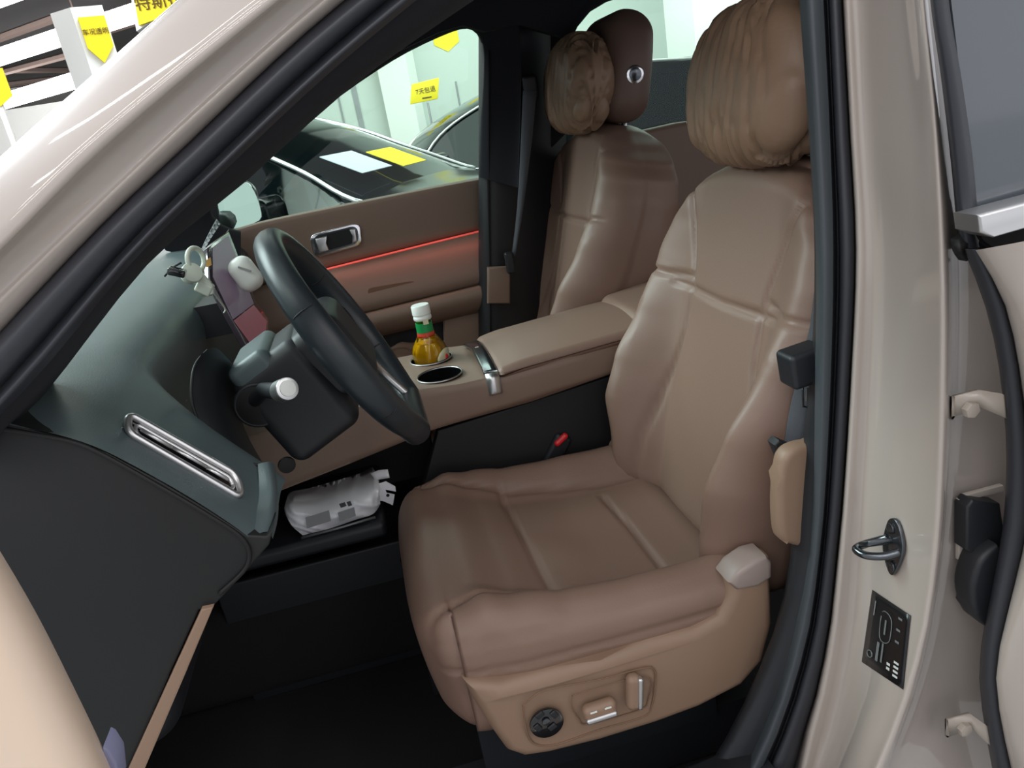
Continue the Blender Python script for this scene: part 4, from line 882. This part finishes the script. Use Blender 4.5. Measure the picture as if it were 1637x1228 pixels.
sheet('end_flap', [[pk(592, 757, 1.53), pk(600, 768, 1.52)], [pk(606, 752, 1.525), pk(612, 766, 1.515)], [pk(620, 751, 1.52), pk(623, 764, 1.51)]], M['film'], bgx, n=(2, 2), thick=.002)
fl = plate('end_flap', [pk(604, 774, 1.495), pk(617, 770, 1.495), pk(632, 778, 1.495), pk(633, 786, 1.495), pk(616, 783, 1.495), pk(618, 788, 1.495), pk(631, 791, 1.495), pk(628, 808, 1.495), pk(612, 801, 1.495), pk(602, 800, 1.495)], (0, .002, 0), M['film'], bgx)
disc('punched_hole', pk(620, 792, 1.4935), (0, -1, 0), .0035, .0006, M['seal'], bgx, bevel=0, n=14)
def pmark(x0, y0, x1, y1, sk, m, nm='print'):
    return plate(nm, [pk(x0, y0, 1.422), pk(x1, y0+sk, 1.422), pk(x1+3, y1+sk, 1.426), pk(x0+3, y1, 1.426)], (0, .0006, 0), m, pkt)
pmark(488, 828, 526, 845, -12, M['print']); pmark(540, 820, 566, 834, -9, M['print'])
pmark(542, 806, 551, 812, -3, M['print2']); pmark(554, 803, 560, 810, -2, M['print2'])
# ------------------------------------------------------------------ seat belts, buckle, covers
bl = thing('seat_belt_buckle', 'black belt buckle with a red release button beside the driver seat', 'buckle', at(900, 705, 'y', 1.43))
bc = at(897, 703, 'y', 1.425)
rbox('buckle_body', bc+Vector((-.012, .012, -.028)), (.020, .012, .040), .009, M['black'], bl, N=.02, rot=Matrix.Rotation(R(35), 3, 'Y'))
rbox('release_button', bc, (.0175, .007, .0065), .006, M['red'], bl, N=.01, rot=Matrix.Rotation(R(-33), 3, 'Y'))
sb = thing('seat_belt', 'grey seat belt with black guide between the driver seat and the centre pillar', 'seat belt', at(1280, 600, 'y', .86))
sheet('webbing', [[at(1305, 440, 'y', .855), at(1296, 520, 'y', .86), at(1277, 600, 'y', .865), at(1262, 660, 'y', .87), at(1252, 725, 'y', .875)], [at(1345, 440, 'y', .83), at(1335, 520, 'y', .835), at(1318, 600, 'y', .84), at(1305, 660, 'y', .845), at(1295, 725, 'y', .85)]], M['belt'], sb, n=(2, 3), thick=.0015)
rbox('belt_guide', at(1283, 583, 'y', .83), (.026, .02, .024), .007, M['black'], sb, N=.02, rot=Matrix.Rotation(R(-6), 3, 'Y'))
tg = [(1283, 612), (1312, 613), (1312, 655), (1284, 650)]
tr_ = [at(x, y, 'y', .838) for x, y in tg]
MB().tube(tr_+[tr_[0]], .0016, 6).build('tongue_frame', M['gloss'], sb, True)
plate('tongue', [at(x, y, 'y', .836) for x, y in ((1290, 620), (1306, 620), (1306, 645), (1289, 642))], (0, .002, 0), M['satin'], sb)
plate('anchor_cover', [at(x, y, 'y', .845) for x, y in ((1238, 712), (1246, 704), (1275, 716), (1280, 730), (1248, 735))], (0, .02, 0), M['black'], sb, bevel=.003)
tc_ = plate('lower_belt_cover', [at(x, y, 'y', .812) for x, y in ((1250, 752), (1256, 732), (1270, 719), (1295, 712), (1325, 712), (1330, 800), (1325, 868), (1284, 876), (1258, 870), (1248, 858), (1245, 805))], (0, .03, 0), M['tan'], body, bevel=.010, seg=4, smooth_outline=3)
pb = thing('seat_belt', 'grey seat belt running down the far pillar beside the passenger seat', 'seat belt', at(840, 250, 'y', 2.04))
sheet('webbing', [[at(836, 145, 'y', 2.04), at(833, 220, 'y', 2.04), at(827, 330, 'y', 2.04), at(818, 410, 'y', 2.045)], [at(858, 145, 'y', 2.03), at(851, 220, 'y', 2.03), at(837, 330, 'y', 2.03), at(824, 410, 'y', 2.035)]], M['belt'], pb, n=(2, 3), thick=.0015)
rbox('shoulder_anchor', at(848, 140, 'y', 2.05), (.02, .012, .03), .01, M['black'], pb, N=.02)
rbox('tongue_stop', at(815, 420, 'y', 2.045), (.012, .01, .03), .006, M['black'], pb, N=.02)
# ------------------------------------------------------------------ passenger door
pd = thing('passenger_door', 'closed passenger door with brown trim, chrome pull handle and red light strip', 'door', (0, 2.2, .4))
XS = [330, 385, 420, 500, 600, 700, 774]
TOP = [380, 366, 356, 339, 319, 299, 285]; LED = [478, 464, 456, 436, 411, 386, 368]; SEAM = [562, 549, 540, 520, 495, 470, 452]; LOW = [603, 590, 581, 562, 537, 513, 496]
def prow(b, dy, y): return [at(x, yv+dy, 'y', y) for x, yv in zip(XS, b)]
sheet('upper_trim', [prow(TOP, -3, 2.235), prow(TOP, 0, 2.205), prow(TOP, 7, 2.195), prow(LED, -26, 2.195), prow(LED, -6, 2.198), prow(LED, -1, 2.215)], M['leather2'], pd, n=(4, 2))
sheet('lower_trim', [prow(LED, -1, 2.215), prow(LED, 3, 2.185), prow(LED, 12, 2.165), prow(LED, 40, 2.150), prow(SEAM, -14, 2.135), prow(SEAM, -1, 2.14), prow(SEAM, 1, 2.15), prow(SEAM, 5, 2.125), prow(SEAM, 22, 2.115), prow(LOW, -4, 2.135), prow(LOW, 3, 2.17)], M['leather2'], pd, n=(4, 2))
MB().tube([p for p in prow(LED, 0, 2.196)[3:]][:4], .0028, 6).build('light_strip', M['led'], pd, True)
_a, _b = prow(LED, 8, 2.13)[3], prow(LED, 8, 2.13)[6]
lg = area('door_strip_light', (_a+_b)/2, (_a+_b)/2+Vector((0, .045, -.06)), (_b-_a).length, .01, .06, (1, .25, .2))
pplate('lower_panel', [(710, 512), (774, 497), (776, 640), (712, 640)], 'y', 2.16, .03, M['leather2'], pd, bevel=.004)
pplate('door_pocket', [(330, 600), (774, 494), (776, 760), (300, 800)], 'y', 2.20, .04, M['black'], pd)
pplate('armrest_slot', [(589, 463), (600, 459), (655, 450), (661, 452), (660, 458), (650, 462), (600, 472), (590, 471)], 'y', 2.1415, .003, M['stitch'], pd, smooth_outline=3)
def hq(u, v, y=2.19):
    a, b, c, d = (494, 375), (575, 355), (579, 391), (503, 413)
    x = (a[0]*(1-u)+b[0]*u)*(1-v)+(d[0]*(1-u)+c[0]*u)*v; yy = (a[1]*(1-u)+b[1]*u)*(1-v)+(d[1]*(1-u)+c[1]*u)*v; return at(x, yy, 'y', y)
def hring(m, y, r=.28):
    out = []
    for (cu, cv), (su, sv), a0 in zip([(m, m*1.8), (1-m, m*1.8), (1-m, 1-m*1.8), (m, 1-m*1.8)], [(1, 1), (-1, 1), (-1, -1), (1, -1)], [180, 270, 0, 90]):
        for k in range(6):
            a = R(a0+18*k); out.append(hq(cu+su*r*.5+r*.5*math.cos(a), cv+sv*r+r*math.sin(a), y))
    return out
hb = plate('handle_bezel', hring(0, 2.196), (0, -.010, 0), M['chrome'], pd, bevel=.002)
plate('bezel_inset', hring(.055, 2.186), (0, -.0012, 0), M['dchrome'], hb)
plate('handle_recess', hring(.09, 2.185), (0, -.0016, 0), M['seal'], hb)
plate('pull_handle', [hq(.10, .22), hq(.34, .22), hq(.30, .5), hq(.33, .82), hq(.12, .82)], (0, -.018, 0), M['satin'], hb, bevel=.003)
plate('handle_end', [hq(.78, .20), hq(.90, .22), hq(.91, .78), hq(.80, .80), hq(.83, .5)], (0, -.016, 0), M['satin'], hb, bevel=.003)
pplate('window_glass', OP[:0]+[(340, 390), (300, 360), (335, 320), (420, 240), (540, 142), (650, 72), (740, 32), (775, 40), (790, 100), (786, 290), (600, 330)], 'y', 2.226, .004, M['winglass'], pd)
dm = rbox('door_mirror', at(384, 328, 'y', 2.50)+Vector((-.03, .03, 0)), (.045, .105, .070), .042, M['gloss'], pd, N=.02, rot=Matrix.Rotation(R(-32), 3, 'Z')@Matrix.Rotation(R(6), 3, 'Y'))
mc = at(381, 328, 'y', 2.46); mn = Vector((.80, -.55, .05)).normalized(); my = mn.cross(Vector((0, 0, 1))).normalized(); mz = my.cross(mn)
plate('mirror_glass', [mc+my*a*.085+mz*b*.062 for a, b in ((-1, -.4), (-.75, -.95), (.6, -1), (.95, -.6), (1, .4), (.7, .95), (-.6, 1), (-.95, .5))], mn*.004, M['mirror'], dm, smooth_outline=3)
MB().tube([at(352, 362, 'y', 2.24), at(362, 352, 'y', 2.42)], .03, 10).build('mirror_arm', M['black'], pd, True)
pplate('mirror_corner_cover', [(318, 390), (332, 330), (342, 300), (352, 362), (372, 372), (370, 384)], 'y', 2.20, .02, M['black'], pd)
# ------------------------------------------------------------------ things on the dash
pm = thing('charging_mount', 'cream-white round phone charging mount clipped on the dashboard beside the screen', 'phone mount', at(310, 440, 'y', 1.30))
d1 = Vector((.55, -.75, .35)).normalized()
disc('mount_base', at(303, 440, 'y', 1.30), d1, .0165, .016, M['plug'], pm, bevel=.002)
torus('mount_ring', at(313, 415, 'y', 1.31), Vector((.85, -.5, .1)), .0185, .0042, M['plug'], pm, n=36, ell=(0, 0, 1))
plate('mount_arm', [at(x, y, 'y', 1.30) for x, y in ((306, 424), (318, 430), (340, 456), (342, 470), (330, 474), (312, 448))], (0, .008, 0), M['plug'], pm, bevel=.002)
rbox('mount_foot', at(327, 460, 'y', 1.31), (.013, .012, .010), .004, M['plug'], pm, N=.01, rot=Matrix.Rotation(R(40), 3, 'Y'))
MB().tube(catmull([at(340, 468, 'y', 1.31), at(352, 482, 'y', 1.33), at(360, 494, 'y', 1.35), at(358, 500, 'y', 1.34)], 5), .0012, 6).build('cable', M['plug'], pm, True)
plate('tape', [at(x, y, 'y', 1.34) for x, y in ((326, 418), (336, 412), (338, 424), (330, 428))], (0, .004, 0), mat('orange_tape', (215, 165, 90), .5), pm)
ck = thing('mount_clip', 'black clip of the phone mount lying on the dash edge, left of it', 'clip', at(280, 430, 'y', 1.25))
rbox('clip_body', at(283, 435, 'y', 1.26), (.013, .010, .006), .003, M['gloss'], ck, N=.01, rot=Matrix.Rotation(R(25), 3, 'Y'))
MB().tube([at(263, 442, 'y', 1.27), at(275, 428, 'y', 1.27), at(290, 420, 'y', 1.27)], .0016, 6).build('clip_wire', M['black'], ck, True)
pf = thing('protective_film', 'peeling grey protective film curling up from the far end of the dashboard', 'film', at(320, 380, 'y', 1.7))
sheet('film_strip', [[at(318, 408, 'y', 1.62), at(330, 380, 'y', 1.7), at(346, 350, 'y', 1.85)], [at(326, 402, 'y', 1.60), at(337, 382, 'y', 1.68), at(353, 358, 'y', 1.82)]], M['print2'], pf, n=(2, 4), thick=.001)
sheet('film_strip', [[at(339, 394, 'y', 1.60), at(352, 384, 'y', 1.63), at(366, 366, 'y', 1.7)], [at(346, 404, 'y', 1.58), at(358, 394, 'y', 1.61), at(363, 386, 'y', 1.66)]], M['print'], pf, n=(2, 3), thick=.001)
eg = thing('air_freshener', 'white oval gadget stuck on the face of the touch screen', 'air freshener', at(393, 438, 'y', 1.47))
ec = at(393, 438, 'y', 1.47)
rbox('freshener_shell', ec, (.0235, .021, .034), .020, M['white'], eg, N=.012, rot=Matrix.Rotation(R(-22), 3, 'Y'))
MB().box(ec+Vector((.004, -.0225, .012)), (.012, .001, .0015), Matrix.Rotation(R(30), 3, 'Y')).build('groove', M['print'], eg)
MB().tube([ec+Vector((-.01, .01, 0)), sq(393, 440)], .008, 8).build('holder', M['black'], eg, True)
# ------------------------------------------------------------------ the open driver's door, close to the camera at bottom left
od = thing('driver_door', 'open driver door, only its cream inner edge showing at the bottom left corner', 'door', (-.4, .3, .5))
ln = [(-60, 790), (0, 882), (60, 985), (112, 1088), (165, 1198), (210, 1300)]
def ol(k, y, dx=0): return [at(x+dx, yy_, 'y', y)+Vector((0, 0, 0)) for x, yy_ in ln]
sheet('inner_panel', [ol(0, .54, -40), ol(0, .47, -6), ol(0, .44), ol(0, .405, -14), ol(0, .385, -55), ol(0, .38, -130), ol(0, .40, -260)], M['paint_lin'], od, n=(4, 3))
plate('door_bin_edge', [at(x, y, 'y', .43) for x, y in ((164, 1196), (172, 1200), (186, 1222), (190, 1260), (150, 1260), (160, 1212))], (0, .02, 0), mat('blue_grey_trim', (130, 132, 160), .4), od, bevel=.003)
